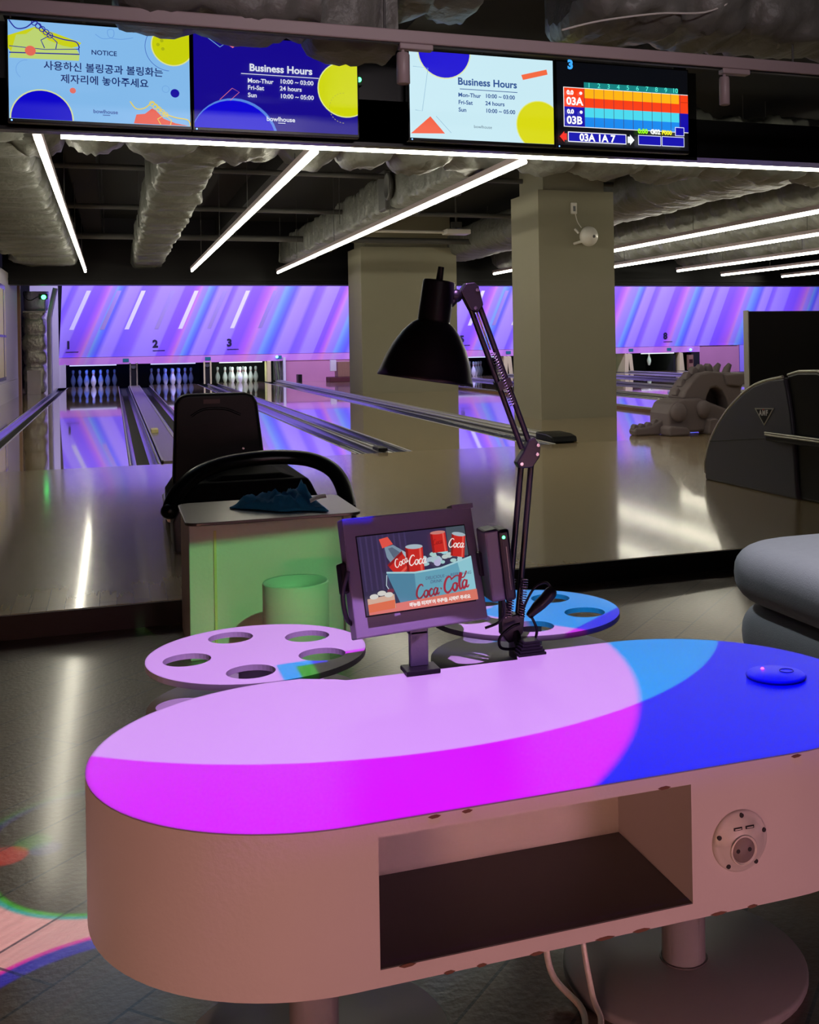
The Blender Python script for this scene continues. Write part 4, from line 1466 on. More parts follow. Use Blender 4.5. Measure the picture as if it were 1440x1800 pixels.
SCRIPT = {
    'C': ([(0.62, 0.18), (0.52, 0.02), (0.30, 0.05), (0.10, 0.38), (0.08, 0.78), (0.28, 1.0), (0.52, 0.90), (0.66, 0.70)], 0.66),
    'o': ([(0.30, 0.50), (0.10, 0.56), (0.04, 0.82), (0.18, 1.0), (0.36, 0.84), (0.34, 0.58), (0.22, 0.52), (0.46, 0.60)], 0.44),
    'c': ([(0.36, 0.60), (0.24, 0.48), (0.06, 0.66), (0.08, 0.94), (0.24, 1.0), (0.42, 0.82)], 0.40),
    'a': ([(0.34, 0.58), (0.20, 0.48), (0.04, 0.68), (0.06, 0.94), (0.20, 0.98), (0.34, 0.74), (0.38, 0.50), (0.34, 0.90), (0.44, 0.99), (0.54, 0.86)], 0.50),
    'l': ([(0.02, 0.80), (0.22, 0.40), (0.32, 0.04), (0.20, 0.04), (0.12, 0.50), (0.14, 0.92), (0.24, 1.0), (0.34, 0.86)], 0.32),
    '-': ([(0.04, 0.66), (0.14, 0.64)], 0.22),
}


def script(word, x, y, size, c, ang=0.0, wt=0.11, shear=-0.22):
    ca, sa = math.cos(ang), math.sin(ang)
    adv = 0
    for ch in word:
        pts, w = SCRIPT[ch]
        line = spline([(px + adv, py) for px, py in pts], 6)
        P = []
        for q in line:
            lx, ly = (q.x + (q.y - 1) * shear) * size, (q.y - 1) * size
            P.append((x + lx * ca - ly * sa, y + lx * sa + ly * ca))
        cv.line(P, (lambda f, W=wt * size: W * (0.55 + 0.65 * math.sin(PI * min(1, max(0, f))))), c)
        adv += w


cv.rect(0, 0, cw, chh, (52, 44, 78))
for i in range(9):
    cv.rect(cw * (0.02 + i * 0.05), 0, cw * (0.035 + i * 0.05), chh * 0.7, (66, 56, 96))
cv.rect(cw * 0.82, 0, cw, chh * 0.4, (70, 84, 96))
# bottle
cv.poly([sxy(0.23, 0.17), sxy(0.31, 0.15), sxy(0.45, 0.30), sxy(0.42, 0.45), sxy(0.30, 0.46), sxy(0.24, 0.30)], (126, 150, 168))
cv.poly([sxy(0.26, 0.19), sxy(0.30, 0.18), sxy(0.40, 0.30), sxy(0.30, 0.32)], (90, 106, 128))
cv.poly([sxy(0.19, 0.06), sxy(0.27, 0.04), sxy(0.31, 0.14), sxy(0.21, 0.18)], (232, 84, 70))
# ice
rnd = random.Random(9)
for i in range(36):
    x, y = rnd.uniform(0.42, 0.97), rnd.uniform(0.30, 0.46)
    cv.disc(*sxy(x, y), cw * rnd.uniform(0.02, 0.045), (rnd.randint(150, 205), rnd.randint(185, 215), rnd.randint(205, 225)), ry=chh * rnd.uniform(0.02, 0.045))
# cans
can(*sxy(0.725, 0.19), cw * 0.145, chh * 0.26, 0.0, (206, 130, 120))
T2 = can(*sxy(0.90, 0.26), cw * 0.13, chh * 0.30, 0.22)
script('Coca', *sxy(0.665, 0.22), cw * 0.045, (150, 20, 20), -0.1)
script('Coca', *sxy(0.80, 0.27), cw * 0.075, (250, 235, 230), 0.12)
can(*sxy(0.34, 0.42), cw * 0.15, chh * 0.28, 0.95)
can(*sxy(0.475, 0.38), cw * 0.16, chh * 0.34, 0.06)
script('Coca', *sxy(0.29, 0.46), cw * 0.065, (250, 235, 230), -0.35)
script('Coca', *sxy(0.41, 0.45), cw * 0.082, (250, 235, 230), -0.05)
# bucket
cv.poly([sxy(0.20, 0.50), sxy(0.45, 0.535), sxy(0.70, 0.52), sxy(1.0, 0.42), sxy(1.0, 0.9), sxy(0.3, 0.95), sxy(0.22, 0.6)], (104, 168, 190))
cv.poly([sxy(0.20, 0.50), sxy(0.45, 0.535), sxy(0.44, 0.9), sxy(0.3, 0.95), sxy(0.22, 0.6)], (80, 136, 164))
cv.poly([sxy(0.86, 0.47), sxy(1.0, 0.42), sxy(1.0, 0.88), sxy(0.9, 0.9)], (146, 206, 218))
cv.line([sxy(0.20, 0.50), sxy(0.45, 0.545), sxy(0.70, 0.53), sxy(1.0, 0.43)], chh * 0.022, (170, 214, 222))
cv.line([sxy(0.20, 0.53), sxy(0.185, 0.66), sxy(0.21, 0.74), sxy(0.235, 0.72)], chh * 0.012, (190, 210, 220))
cv.disc(*sxy(0.215, 0.735), cw * 0.03, (120, 50, 70), ry=chh * 0.03)
cv.text('DELICIOUS — REFRESHING', *sxy(0.54, 0.655), cw * 0.036, (70, 76, 120), 'LEFT', 0.0, 0.2)
cv.text('DRINK', *sxy(0.58, 0.71), cw * 0.036, (70, 76, 120), 'LEFT', 0.0, 0.2)
script('Coca', *sxy(0.43, 0.885), cw * 0.108, (150, 44, 62), -0.08, 0.14)
script('-', *sxy(0.655, 0.855), cw * 0.11, (150, 44, 62), -0.08, 0.14)
script('Cola', *sxy(0.69, 0.865), cw * 0.125, (170, 44, 62), -0.12, 0.14)
cv.line([tuple(p[:2]) for p in spline([sxy(0.77, 0.70), sxy(0.83, 0.655), sxy(0.89, 0.69), sxy(0.93, 0.61)], 6)], cw * 0.012, (160, 44, 62))
# glass and the orange caption band
cv.poly([sxy(0.0, 0.80), sxy(0.24, 0.78), sxy(0.24, 1), sxy(0, 1)], (214, 178, 150))
cv.poly([sxy(0.0, 0.87), sxy(0.24, 0.85), sxy(0.23, 1), sxy(0, 1)], (226, 110, 52))
for (x, y) in ((0.06, 0.78), (0.13, 0.75), (0.19, 0.78)):
    cv.disc(*sxy(x, y), cw * 0.038, (216, 216, 206), ry=chh * 0.032)
cv.poly([sxy(0.24, 0.90), sxy(1.0, 0.86), sxy(1.0, 1), sxy(0.0, 1), sxy(0.0, 0.97), sxy(0.24, 0.955)], (226, 122, 104))
cv.text('메뉴를 터치하여 주문을 시작해 주세요', *sxy(0.36, 0.965), cw * 0.036, (252, 240, 235), 'LEFT', 0.0004)
cv.mb.build('display', None, t)
MB().add(*slab(SX0 - 0.002, SX1 + 0.002, SY0 - 0.002, SY1 + 0.002, -0.001, 0.0003)).build('display_rim', M_BLACK, t)
MB().add(*slab(0.205, TW + 0.004, TH - 0.004, TH + 0.005, -0.020, 0.001)).build('top_clip', M_TABLET, t, bevel=0.001)
MB().add(*slab(-0.010, 0.001, 0.075, 0.125, -0.03, -0.006)).build('side_hinge', M_BLACK, t, bevel=0.003)
MB().tube(spline([(0.353, 1.785, 0.62), (0.345, 1.79, 0.585), (0.350, 1.79, 0.545), (0.362, 1.80, 0.53)], 5), 0.004, 8).build('side_cable', M_BLACK, t)
MB().box(0.459, 0.491, 1.802, 1.816, TT + 0.006, 0.513).box(0.459, 0.491, 1.828, 1.842, 0.505, 0.60).box(0.459, 0.491, 1.802, 1.842, 0.499, 0.508).build('post', M_SHELL, t, bevel=0.003)
MB().box(0.446, 0.504, 1.775, 1.822, TT, TT + 0.008).build('clamp_foot', M_BLACK, t, bevel=0.002)
MB().cyl((0.475, 1.828, 0.585), (0.475, 1.845, 0.585), 0.016, 16).build('pivot', M_BLACK, t)

# card reader beside the tablet
t = thing('card_reader', (0.625, 1.83, 0.545), 'slim black card reader with green light, fixed right of the tablet', 'card reader')
rb = Matrix.Rotation(math.radians(-6), 3, 'Y')


def rbox(x0, x1, y0, y1, z0, z1):
    c = Vector((0.618, 1.80, 0.605))
    vs = [c + rb @ Vector((x, y, z)) for z in (z0, z1) for y in (y0, y1) for x in (x0, x1)]
    return vs, [(0, 2, 3, 1), (4, 5, 7, 6), (0, 1, 5, 4), (1, 3, 7, 5), (3, 2, 6, 7), (2, 0, 4, 6)]


MB().add(*rbox(-0.020, 0.006, 0.0, 0.05, -0.062, 0.062)).build('body', M_SHELL, t, bevel=0.004)
MB().add(*rbox(0.004, 0.024, -0.004, 0.046, -0.064, 0.060)).build('front_cover', M_BLACK, t, bevel=0.005)
MB().add(*rbox(0.0135, 0.0155, -0.0048, -0.0035, -0.045, 0.03)).build('card_slot', M_SCREEN, t)
q = Vector((0.618, 1.80, 0.605)) + rb @ Vector((0.012, -0.0045, 0.047))
MB().ball(tuple(q), 0.0028, M_LEDGREEN, 10, 6).build('green_light', M_LEDGREEN, t)
MB().add(*rbox(-0.026, -0.018, 0.030, 0.046, -0.02, 0.02)).build('bracket', M_BLACK, t)
MB().tube(spline([(0.627, 1.815, 0.545), (0.632, 1.82, 0.515), (0.622, 1.825, 0.50), (0.600, 1.83, 0.492)], 5), 0.0025, 6).build('lead', M_BLACK, t)

# ------------------------------------------------------------------ desk lamp
YL = 1.865
t = thing('desk_lamp', (0.68, 1.83, TT), 'black jointed desk lamp clamped to the far edge of the long table', 'desk lamp')
A0, A1, A2 = Vector((0.662, YL, 0.478)), Vector((0.697, YL, 0.792)), Vector((0.596, YL, 1.068))
ax = Vector((0.028, 0, 0.172)).normalized()
sc0 = Vector((0.510, YL, 0.925))
MB().lathe(sc0, [(0.0835, -0.002), (0.0842, 0.0), (0.0825, 0.004), (0.080, 0.012), (0.0735, 0.035), (0.064, 0.058), (0.051, 0.080), (0.038, 0.095), (0.029, 0.101), (0.0285, 0.104),
                 (0.0285, 0.170), (0.027, 0.173), (0.0, 0.173)], 48, axis=ax, cap=False).build('shade', M_BLACKMETAL, t)
MB().lathe(sc0, [(0.0825, 0.0), (0.078, 0.012), (0.071, 0.035), (0.061, 0.058), (0.048, 0.080), (0.034, 0.095), (0.0, 0.098)], 40, axis=ax, cap=False).build('shade_lining', M_WHITEGLOSS, t)
MB().ball(tuple(sc0 + ax * 0.062), 0.026, mat('frosted_bulb', (230, 228, 220), 0.3), 16, 10).build('bulb', None, t)
MB().tube([sc0 + ax * 0.171, sc0 + ax * 0.198], [0.0065, 0.0055], 14).build('cord_grip', M_BLACK, t)
# head bracket
MB().prism([(-0.022, 0.006), (-0.012, 0.020), (0.004, 0.022), (0.012, 0.014), (0.020, -0.018), (0.010, -0.032), (-0.004, -0.028)], A2 + Vector((0, -0.009, 0.004)), (1, 0, 0), (0, 0, 1), (0, 0.018, 0)).build('head_bracket', M_BLACKMETAL, t, bevel=0.002)
MB().tube([A2 + Vector((-0.018, 0, 0.008)), sc0 + ax * 0.132 + Vector((0.026, 0, 0))], 0.007, 12).ball(tuple(A2 + Vector((-0.028, 0, 0.002))), (0.012, 0.010, 0.012), None, 14, 8).build('swivel', M_BLACKMETAL, t)
d = (A1 - A2).normalized()
s = Vector((d.z, 0, -d.x))
for off, nm in ((-0.0085, 0), (0.0085, 1)):
    MB().tube([A2 + s * off + d * 0.012, A1 + s * off - d * 0.008], 0.0052, 10).build('upper_arm_bar', M_BLACKMETAL, t)
MB().tube([A2 + d * 0.02, A2 + d * 0.10], 0.0018, 6).build('spring_wire', M_STEEL, t)
sp_ = []
for i in range(160):
    f = i / 159
    p = A2 + d * (0.105 + 0.10 * f)
    a = f * 2 * PI * 20
    sp_.append(p + s * 0.0045 * math.cos(a) + Vector((0, 0.0045 * math.sin(a) - 0.009, 0)))
MB().tube(sp_, 0.0009, 5).build('spring', M_STEEL, t)
MB().prism([(-0.013, -0.008), (-0.013, 0.008), (0.013, 0.008), (0.013, -0.008)], A2 + d * 0.165 + Vector((0, -0.012, 0)), s, d, (0, 0.024, 0)).build('cross_link', M_BLACKMETAL, t)
# elbow
MB().prism([(-0.024, -0.020), (-0.018, -0.030), (0.006, -0.030), (0.020, -0.012), (0.022, 0.006), (0.012, 0.024), (0.0, 0.020), (-0.010, 0.0)], A1 + Vector((0, -0.010, 0)), (1, 0, 0), (0, 0, 1), (0, 0.020, 0)).build('elbow_bracket', M_BLACKMETAL, t, bevel=0.002)
for p in ((0.016, 0.010), (-0.016, -0.022), (0.014, -0.006)):
    MB().cyl(A1 + Vector((p[0], -0.0115, p[1])), A1 + Vector((p[0], -0.014, p[1])), 0.0032, 10).build('screw', M_STEEL, t)
MB().cyl(A2 + Vector((0.008, -0.0115, 0.012)), A2 + Vector((0.008, -0.0095, 0.012)), 0.0032, 10).build('screw', M_STEEL, t)
MB().cyl(A2 + Vector((0.004, -0.0115, -0.020)), A2 + Vector((0.004, -0.0095, -0.020)), 0.0032, 10).build('screw', M_STEEL, t)
d = (A0 - A1).normalized()
s = Vector((d.z, 0, -d.x))
for off in (-0.0095, 0.0095):
    MB().tube([A1 + s * off + d * 0.012, A0 + s * off], 0.0056, 10).build('lower_arm_bar', M_BLACKMETAL, t)
sp_ = []
for off in (-0.0095, 0.0095):
    sp_ = []
    for i in range(120):
        f = i / 119
        p = A0 - d * (0.02 + 0.07 * f) + s * off * 1.2
        a = f * 2 * PI * 16
        sp_.append(p + s * 0.006 * math.cos(a) + Vector((0, 0.006 * math.sin(a) - 0.012, 0)))
    MB().tube(sp_, 0.0010, 5).build('spring', M_STEEL, t)
MB().prism([(-0.022, 0.05), (-0.016, 0.052), (-0.006, 0.02), (0.012, 0.022), (0.016, 0.05), (0.022, 0.03), (0.018, -0.012), (0.006, -0.026), (-0.010, -0.028), (-0.022, -0.012)],
           A0 + Vector((0, -0.011, 0.004)), (1, 0, 0), (0, 0, 1), (0, 0.022, 0)).build('base_bracket', M_BLACKMETAL, t, bevel=0.002)
MB().cyl((0.672, 1.845, TT), (0.666, 1.86, 0.472), 0.008, 12).build('pivot_pin', M_BLACK, t)
mb = MB()
for i in range(5):
    z = TT + i * 0.005
    w = 0.026 - i * 0.0028
    mb.box(0.680 - w, 0.680 + w, 1.822 - 0.013 + i * 0.001, 1.822 + 0.022 - i * 0.0012, z, z + 0.0044)
mb.box(0.664, 0.696, 1.814, 1.838, TT, TT + 0.024)
mb.box(0.664, 0.696, 1.8375, 1.852, TT - 0.05, TT + 0.012)
mb.build('clamp', M_BLACK, t, bevel=0.0012)
MB().tube(spline([(0.735, 1.85, 0.542), (0.722, 1.85, 0.556), (0.700, 1.85, 0.548), (0.682, 1.85, 0.52), (0.676, 1.85, 0.50)], 6), 0.0024, 8).build('cord', M_BLACK, t)
MB().tube(spline([(0.690, 1.838, 0.500), (0.700, 1.84, 0.475), (0.690, 1.838, 0.455), (0.660, 1.838, 0.448), (0.632, 1.838, 0.452), (0.630, 1.838, 0.470), (0.650, 1.838, 0.486), (0.668, 1.84, 0.490)], 6), 0.0026, 8).build('cord_loop', M_BLACK, t)
MB().tube(spline([(0.686, 1.845, 0.500), (0.702, 1.845, 0.514), (0.722, 1.845, 0.530), (0.735, 1.845, 0.545)], 5), [0.005, 0.0065, 0.0075, 0.008, 0.009, 0.010, 0.0105, 0.011, 0.011, 0.011, 0.0115, 0.0115, 0.0115, 0.011, 0.009, 0.006], 12).build('cord_switch', M_BLACK, t)

# white cables under the table
mb = MB()
mb.tube(spline([(0.612, 1.60, 0.25), (0.605, 1.58, 0.12), (0.612, 1.57, 0.03), (0.632, 1.50, 0.008), (0.60, 1.44, 0.008), (0.52, 1.42, 0.008)], 8), 0.005, 8)
tag(mb.build('white_cable', M_WHITEGLOSS), 'white cable looping to the floor beside the right base plate', 'cable')
mb = MB()
mb.tube(spline([(0.655, 1.56, 0.25), (0.645, 1.53, 0.12), (0.648, 1.50, 0.03), (0.64, 1.45, 0.016), (0.60, 1.40, 0.012), (0.55, 1.36, 0.008)], 8), 0.0045, 8)
tag(mb.build('white_cable', M_WHITEGLOSS), 'white cable hanging straight beside the right base plate', 'cable')
t = thing('power_strip', (0.54, 1.44, 0.012), 'white power strip end lying on the floor under the table', 'power strip')
MB().box(0.40, 0.515, 1.39, 1.44, 0.0, 0.03).build('body', M_WHITEGLOSS, t, bevel=0.006)
MB().cyl((0.49, 1.415, 0.0295), (0.49, 1.415, 0.031), 0.014, 16).build('socket', M_SIDE, t)

# ------------------------------------------------------------------ bin cabinet, bin, cloth
t = thing('cabinet', (0.475, 3.83, 0), 'white cabinet with steel top, lit green, behind the round table', 'cabinet')
MB().box(0.215, 0.70, 3.62, 4.06, 0.0, 0.425).build('body', M_SIDE, t, bevel=0.004)
MB().prism(rrect(0.205, 3.60, 0.765, 4.075, 0.045), (0, 0, 0.425), (1, 0, 0), (0, 1, 0), (0, 0, 0.010)).build('steel_top', mat('steel_top', (92, 90, 88), 0.3, metal=0.75), t, bevel=0.002)
MB().box(0.29, 0.298, 3.612, 3.621, 0.0, 0.405).build('seam_strip', M_CREAM, t)
MB().box(0.71, 0.735, 3.64, 3.67, 0.0, 0.425).build('corner_post', M_SIDE, t, bevel=0.002)
MB().box(0.71, 0.735, 4.0, 4.03, 0.0, 0.425).build('corner_post', M_SIDE, t, bevel=0.002)
t = thing('waste_bin', (0.497, 3.30, 0), 'white cylinder waste bin lit green, in front of the cabinet', 'bin')
MB().lathe((0.497, 3.30, 0), [(0.0, 0.002), (0.092, 0.0), (0.096, 0.004), (0.096, 0.288), (0.094, 0.292), (0.090, 0.290), (0.062, 0.270), (0.060, 0.262), (0.060, 0.2)], 48, cap=False).build('shell', M_SIDE, t)
MB().lathe((0.497, 3.30, 0.05), [(0.0, 0), (0.062, 0.0), (0.062, 0.216)], 32, cap=False).build('liner', M_PIPE, t)

bm = bmesh.new()
nx, ny = 46, 26
grid = [[None] * (ny + 1) for _ in range(nx + 1)]
for i in range(nx + 1):
    for j in range(ny + 1):
        u, v = i / nx, j / ny
        y0 = 3.66 + 0.16 * (1 - u) ** 1.6 + 0.015 * math.sin(11 * u)
        y1 = 3.93 + 0.05 * math.sin(3 * u) - 0.05 * u
        x = 0.385 + 0.275 * u + 0.02 * math.sin(6 * v + 2) * (1 - u)
        y = y0 + (y1 - y0) * v
        rg = 1 - abs(noise.noise(Vector((u * 4.5 + v * 1.5, v * 2.6 - u * 1.2, 2.2)))) * 1.6
        r2 = 1 - abs(noise.noise(Vector((u * 10 - v * 4, v * 5 + u * 3, 6.2)))) * 1.6
        ed = min(1.0, 5 * min(u, 1 - u), 5 * min(v, 1 - v))
        h = ed * (0.006 + 0.040 * max(0, rg) ** 2 * (0.45 + 0.75 * u) + 0.014 * max(0, r2) ** 2
                  + 0.034 * math.exp(-((u - 0.80 - 0.1 * (v - 0.7)) / 0.10) ** 2 - ((v - 0.75) / 0.2) ** 2)
                  + 0.028 * math.exp(-((u - 0.10) / 0.10) ** 2 - ((v - 0.8) / 0.2) ** 2)
                  + 0.022 * math.exp(-((u - 0.52) / 0.10) ** 2 - ((v - 0.7) / 0.2) ** 2))
        grid[i][j] = bm.verts.new((x, y, 0.437 + h))
for i in range(nx):
    for j in range(ny):
        bm.faces.new((grid[i][j], grid[i + 1][j], grid[i + 1][j + 1], grid[i][j + 1]))
t = thing('cleaning_cloth', (0.5, 3.8, 0.436), 'crumpled blue cleaning cloth lying on the cabinet top', 'cloth')
o = MB().bm(bm, None, True).build('cloth', M_CLOTH, t)
md = o.modifiers.new('thickness', 'SOLIDIFY')
md.thickness = 0.003
md.offset = 1
bm = bmesh.new()
tp = spline([(0.615, 3.74, 0.462), (0.64, 3.735, 0.474), (0.668, 3.73, 0.478)], 6)
vv = [(bm.verts.new(p + Vector((0.0, -0.008, -0.005))), bm.verts.new(p + Vector((0.0, 0.008, 0.006)))) for p in tp]
for a, b in zip(vv, vv[1:]):
    bm.faces.new((a[0], b[0], b[1], a[1]))
o = MB().bm(bm, None, True).build('care_tag', M_WHITEGLOSS, t)
md = o.modifiers.new('thickness', 'SOLIDIFY')
md.thickness = 0.001

# ------------------------------------------------------------------ upholstered stool stack at the right
t = thing('pouf', (1.80, 1.85, 0), 'grey upholstered seat of two stacked cushions on a pale plinth', 'pouf')


def cushion(z0, z1, grow):
    out = rrect(1.40 - grow, 1.15, 2.25 + grow, 2.40 + grow, 0.13, 10)
    cx, cy = 1.82, 1.80
    vs, fs = [], []
    prof = []
    n = 14
    h = (z1 - z0) / 2
    for i in range(n + 1):
        q = -PI / 2 + PI * i / n
        prof.append((-(1 - math.cos(q) ** 0.8) * 0.07, z0 + h + h * math.copysign(abs(math.sin(q)) ** 0.85, math.sin(q))))
    prof.append((-0.16, z1 + 0.006))
    prof.append((-0.34, z1 + 0.010))
    prof = [(-0.34, z0)] + prof
    k = len(out)
    for (d, z) in prof:
        for (x, y) in out:
            v = Vector((x - cx, y - cy))
            m = Vector((max(abs(v.x) + d, 0.02) * (1 if v.x > 0 else -1), max(abs(v.y) + d, 0.02) * (1 if v.y > 0 else -1)))
            vs.append((cx + m.x, cy + m.y, z))
    for i in range(len(prof) - 1):
        for j in range(k):
            fs.append((i * k + j, i * k + (j + 1) % k, (i + 1) * k + (j + 1) % k, (i + 1) * k + j))
    mb = MB().add(vs, fs, None, True)
    mb.add(vs[-k:], [tuple(range(k))])
    mb.add(vs[:k], [tuple(range(k - 1, -1, -1))])
    return mb


cushion(0.352, 0.494, 0.012).build('upper_cushion', M_FABRIC, t)
cushion(0.205, 0.356, 0.0).build('lower_cushion', M_FABRIC, t)
MB().prism(rrect(1.47, 1.22, 2.18, 2.33, 0.10), (0, 0, 0), (1, 0, 0), (0, 1, 0), (0, 0, 0.215)).build('plinth', M_GREYEDWHITE, t)

# ------------------------------------------------------------------ ball returns
t = thing('ball_return', (0.6, 5.4, LZ), 'black ball return with arched bumper in front of the second lane', 'ball return')


def shell_prism(pts, x0, x1, **k):
    return MB().prism(pts, (x0, 0, 0), (0, 1, 0), (0, 0, 1), (x1 - x0, 0, 0))


MB().prism([(0.268, 0.30), (0.285, 0.705), (0.305, 0.738), (0.345, 0.75), (0.625, 0.75), (0.665, 0.735), (0.685, 0.70), (0.73, 0.30)], (0, 5.72, 0), (1, 0, 0), (0, 0, 1), (0, 0.10, 0)).build('hood', mat('satin_black', (9, 9, 12), 0.45, spec=0.2), t, bevel=0.018, seg=4)
shell_prism([(5.80, LZ), (5.80, 0.70), (5.95, 0.62), (6.15, 0.42), (6.25, 0.22), (6.27, LZ)], 0.30, 0.66).build('rear_shell', M_SHELL, t, bevel=0.02, seg=3)
MB().box(0.42, 0.50, 5.712, 5.722, 0.700, 0.722).build('red_label', M_RED, t)
MB().tube(spline([(0.36, 5.716, 0.64), (0.42, 5.716, 0.672), (0.52, 5.716, 0.672), (0.60, 5.716, 0.64)], 6), 0.006, 8).build('moulded_ridge', M_BLACK, t)
MB().prism([(0.25, LZ), (0.25, 0.24), (0.33, 0.36), (0.86, 0.36), (0.92, 0.24), (0.92, LZ)], (0, 5.25, 0), (1, 0, 0), (0, 0, 1), (0, 0.95, 0)).build('body', M_MATTEBLACK, t, bevel=0.02, seg=3)
arch = spline([(0.225, 5.10, 0.265), (0.26, 5.14, 0.335), (0.34, 5.18, 0.405), (0.45, 5.22, 0.445), (0.60, 5.25, 0.462), (0.75, 5.25, 0.462), (0.87, 5.22, 0.445), (0.955, 5.17, 0.40), (0.99, 5.10, 0.335), (0.995, 5.02, 0.26), (0.99, 4.98, 0.20)], 6)
MB().tube(arch, 0.040, 14, flat=0.8).ball((0.225, 5.10, 0.265), (0.040, 0.04, 0.036), None, 14, 8).build('bumper_arch', M_GLOSSBLACK, t)
MB().prism([(0.24, LZ), (0.235, 0.22), (0.262, 0.27), (0.31, 0.27), (0.32, LZ)], (0, 5.06, 0), (1, 0, 0), (0, 0, 1), (0, 0.30, 0)).build('side_foot', M_SHELL, t, bevel=0.012, seg=3)
MB().prism([(0.955, LZ), (0.955, 0.26), (1.03, 0.26), (1.03, LZ)], (0, 4.98, 0), (1, 0, 0), (0, 0, 1), (0, 0.14, 0)).build('side_foot', M_GLOSSBLACK, t, bevel=0.012, seg=3)
MB().prism([(0.33, 0.20), (0.40, 0.36), (0.47, 0.385), (0.74, 0.385), (0.81, 0.36), (0.86, 0.22)], (0, 5.30, 0), (1, 0, 0), (0, 0, 1), (0, 0.40, 0)).build('ball_bay', M_MATTEBLACK, t, bevel=0.02, seg=3)
for x, y0, y1, z0, z1 in ((0.235, 5.3, 6.6, 0.20, 0.32), (0.275, 5.35, 6.4, 0.17, 0.30)):
    MB().tube([(x, y0, z0), (x + 0.03, y1, z1 - 0.18)], 0.016, 8).build('ball_rail', M_RAIL, t)
MB().cyl((0.61, 5.718, 0.47), (0.61, 5.712, 0.47), 0.006, 10).build('screw', M_STEEL, t)

t = thing('ball_return', (3.95, 5.7, LZ), 'dark grey ball return with rounded side and triangle badge, at the right', 'ball return')
sil = [(5.235, LZ), (6.243, LZ), (6.243, 0.20), (6.215, 0.29), (6.15, 0.37), (6.06, 0.46), (5.94, 0.555), (5.80, 0.64), (5.66, 0.70), (5.50, 0.742), (5.345, 0.755), (5.318, 0.68), (5.285, 0.55), (5.265, 0.42), (5.25, 0.28)]
shell_prism(sil, 3.54, 4.40).build('side_shell', M_SHELL, t, bevel=0.012, seg=3)
MB().tube([(3.546, y, z + 0.004) for y, z in [tuple(p[:2]) for p in spline([(6.243, 0.12), (6.243, 0.20), (6.15, 0.37), (5.94, 0.555), (5.66, 0.70), (5.36, 0.757)], 6)]], 0.009, 8).build('edge_trim', M_RAIL, t)
shell_prism([(5.235, LZ), (5.25, 0.28), (5.265, 0.42), (5.285, 0.55), (5.318, 0.68), (5.345, 0.77), (5.24, 0.790), (5.06, 0.795), (4.99, 0.78), (5.0, LZ)], 3.56, 4.38).build('front_hood', M_GLOSSBLACK, t, bevel=0.015, seg=3)
MB().tube([(3.57, 5.345, 0.772), (3.57, 5.24, 0.793), (3.57, 5.06, 0.798), (3.57, 4.98, 0.782)], 0.008, 8).build('hood_trim', M_RAIL, t)
MB().box(3.70, 3.95, 4.985, 4.996, 0.72, 0.74).build('red_label', M_RED, t)
MB().box(3.49, 3.535, 4.70, 5.47, 0.395, 0.445).build('bumper_rail', M_BLACK, t, bevel=0.012, seg=3)
for z in (0.430, 0.442):
    MB().tube([(3.487, 4.72, z), (3.487, 5.46, z)], 0.006, 8).build('rail_trim', M_RAIL, t)
MB().tube([(3.538, 6.17, 0.335), (3.538, 5.50, 0.405)], 0.0025, 6).build('shell_seam', M_BLACK, t)
bd = shell_prism([(5.645, 0.571), (5.44, 0.581), (5.545, 0.472)], 3.537, 3.541).build('badge_frame', M_RAIL, t)
shell_prism([(5.624, 0.5645), (5.461, 0.573), (5.545, 0.486)], 3.535, 3.538).build('badge_field', M_BLACK, bd)
cv = Canvas((3.5335, 5.625, 0.58), (0, -1, 0.05), (0, 0, -1), 0.18, 0.1, None)
cv.text('AMF', 0.081, 0.050, 0.042, (225, 225, 225), 'CENTER', 0.0022, spacing=1.25)
cv.poly([(0.068, 0.014), (0.094, 0.014), (0.081, 0.021)], (200, 40, 40))
cv.mb.build('badge_lettering', None, bd)

# black board behind it
t = thing('display_board', (5.2, 7.5, LZ), 'tall black freestanding board behind the right ball return', 'board')
MB().box(4.66, 5.75, 7.50, 7.56, LZ + 0.06, 1.188).build('panel', mat('black_felt', (18, 17, 20), 0.7), t, bevel=0.006)
MB().box(4.652, 4.66, 7.495, 7.565, LZ + 0.05, 1.195).build('edge_frame', M_RAIL, t)
for x in (4.8, 5.6):
    MB().box(x - 0.03, x + 0.03, 7.3, 7.76, LZ, LZ + 0.03).build('foot', M_BLACK, t, bevel=0.006)
    MB().box(x - 0.02, x + 0.02, 7.51, 7.55, LZ + 0.02, LZ + 0.08).build('leg', M_BLACK, t)

# ------------------------------------------------------------------ dinosaur ball ramp
YD0 = 9.15
t = thing('dinosaur_ramp', (5.2, 9.3, LZ), 'grey dinosaur shaped ball ramp standing right of the nearer column', 'ball ramp')


def sil_part(name, pts, y0, y1, bev=0.02, smooth=1, parent=None):
    P = [tuple(p[:2]) for p in spline(pts, 4, closed=True)] if smooth else pts
    return MB().prism(P, (0, y0, LZ), (1, 0, 0), (0, 0, 1), (0, y1 - y0, 0)).build(name, M_STONE, parent or t, bevel=bev, seg=3)


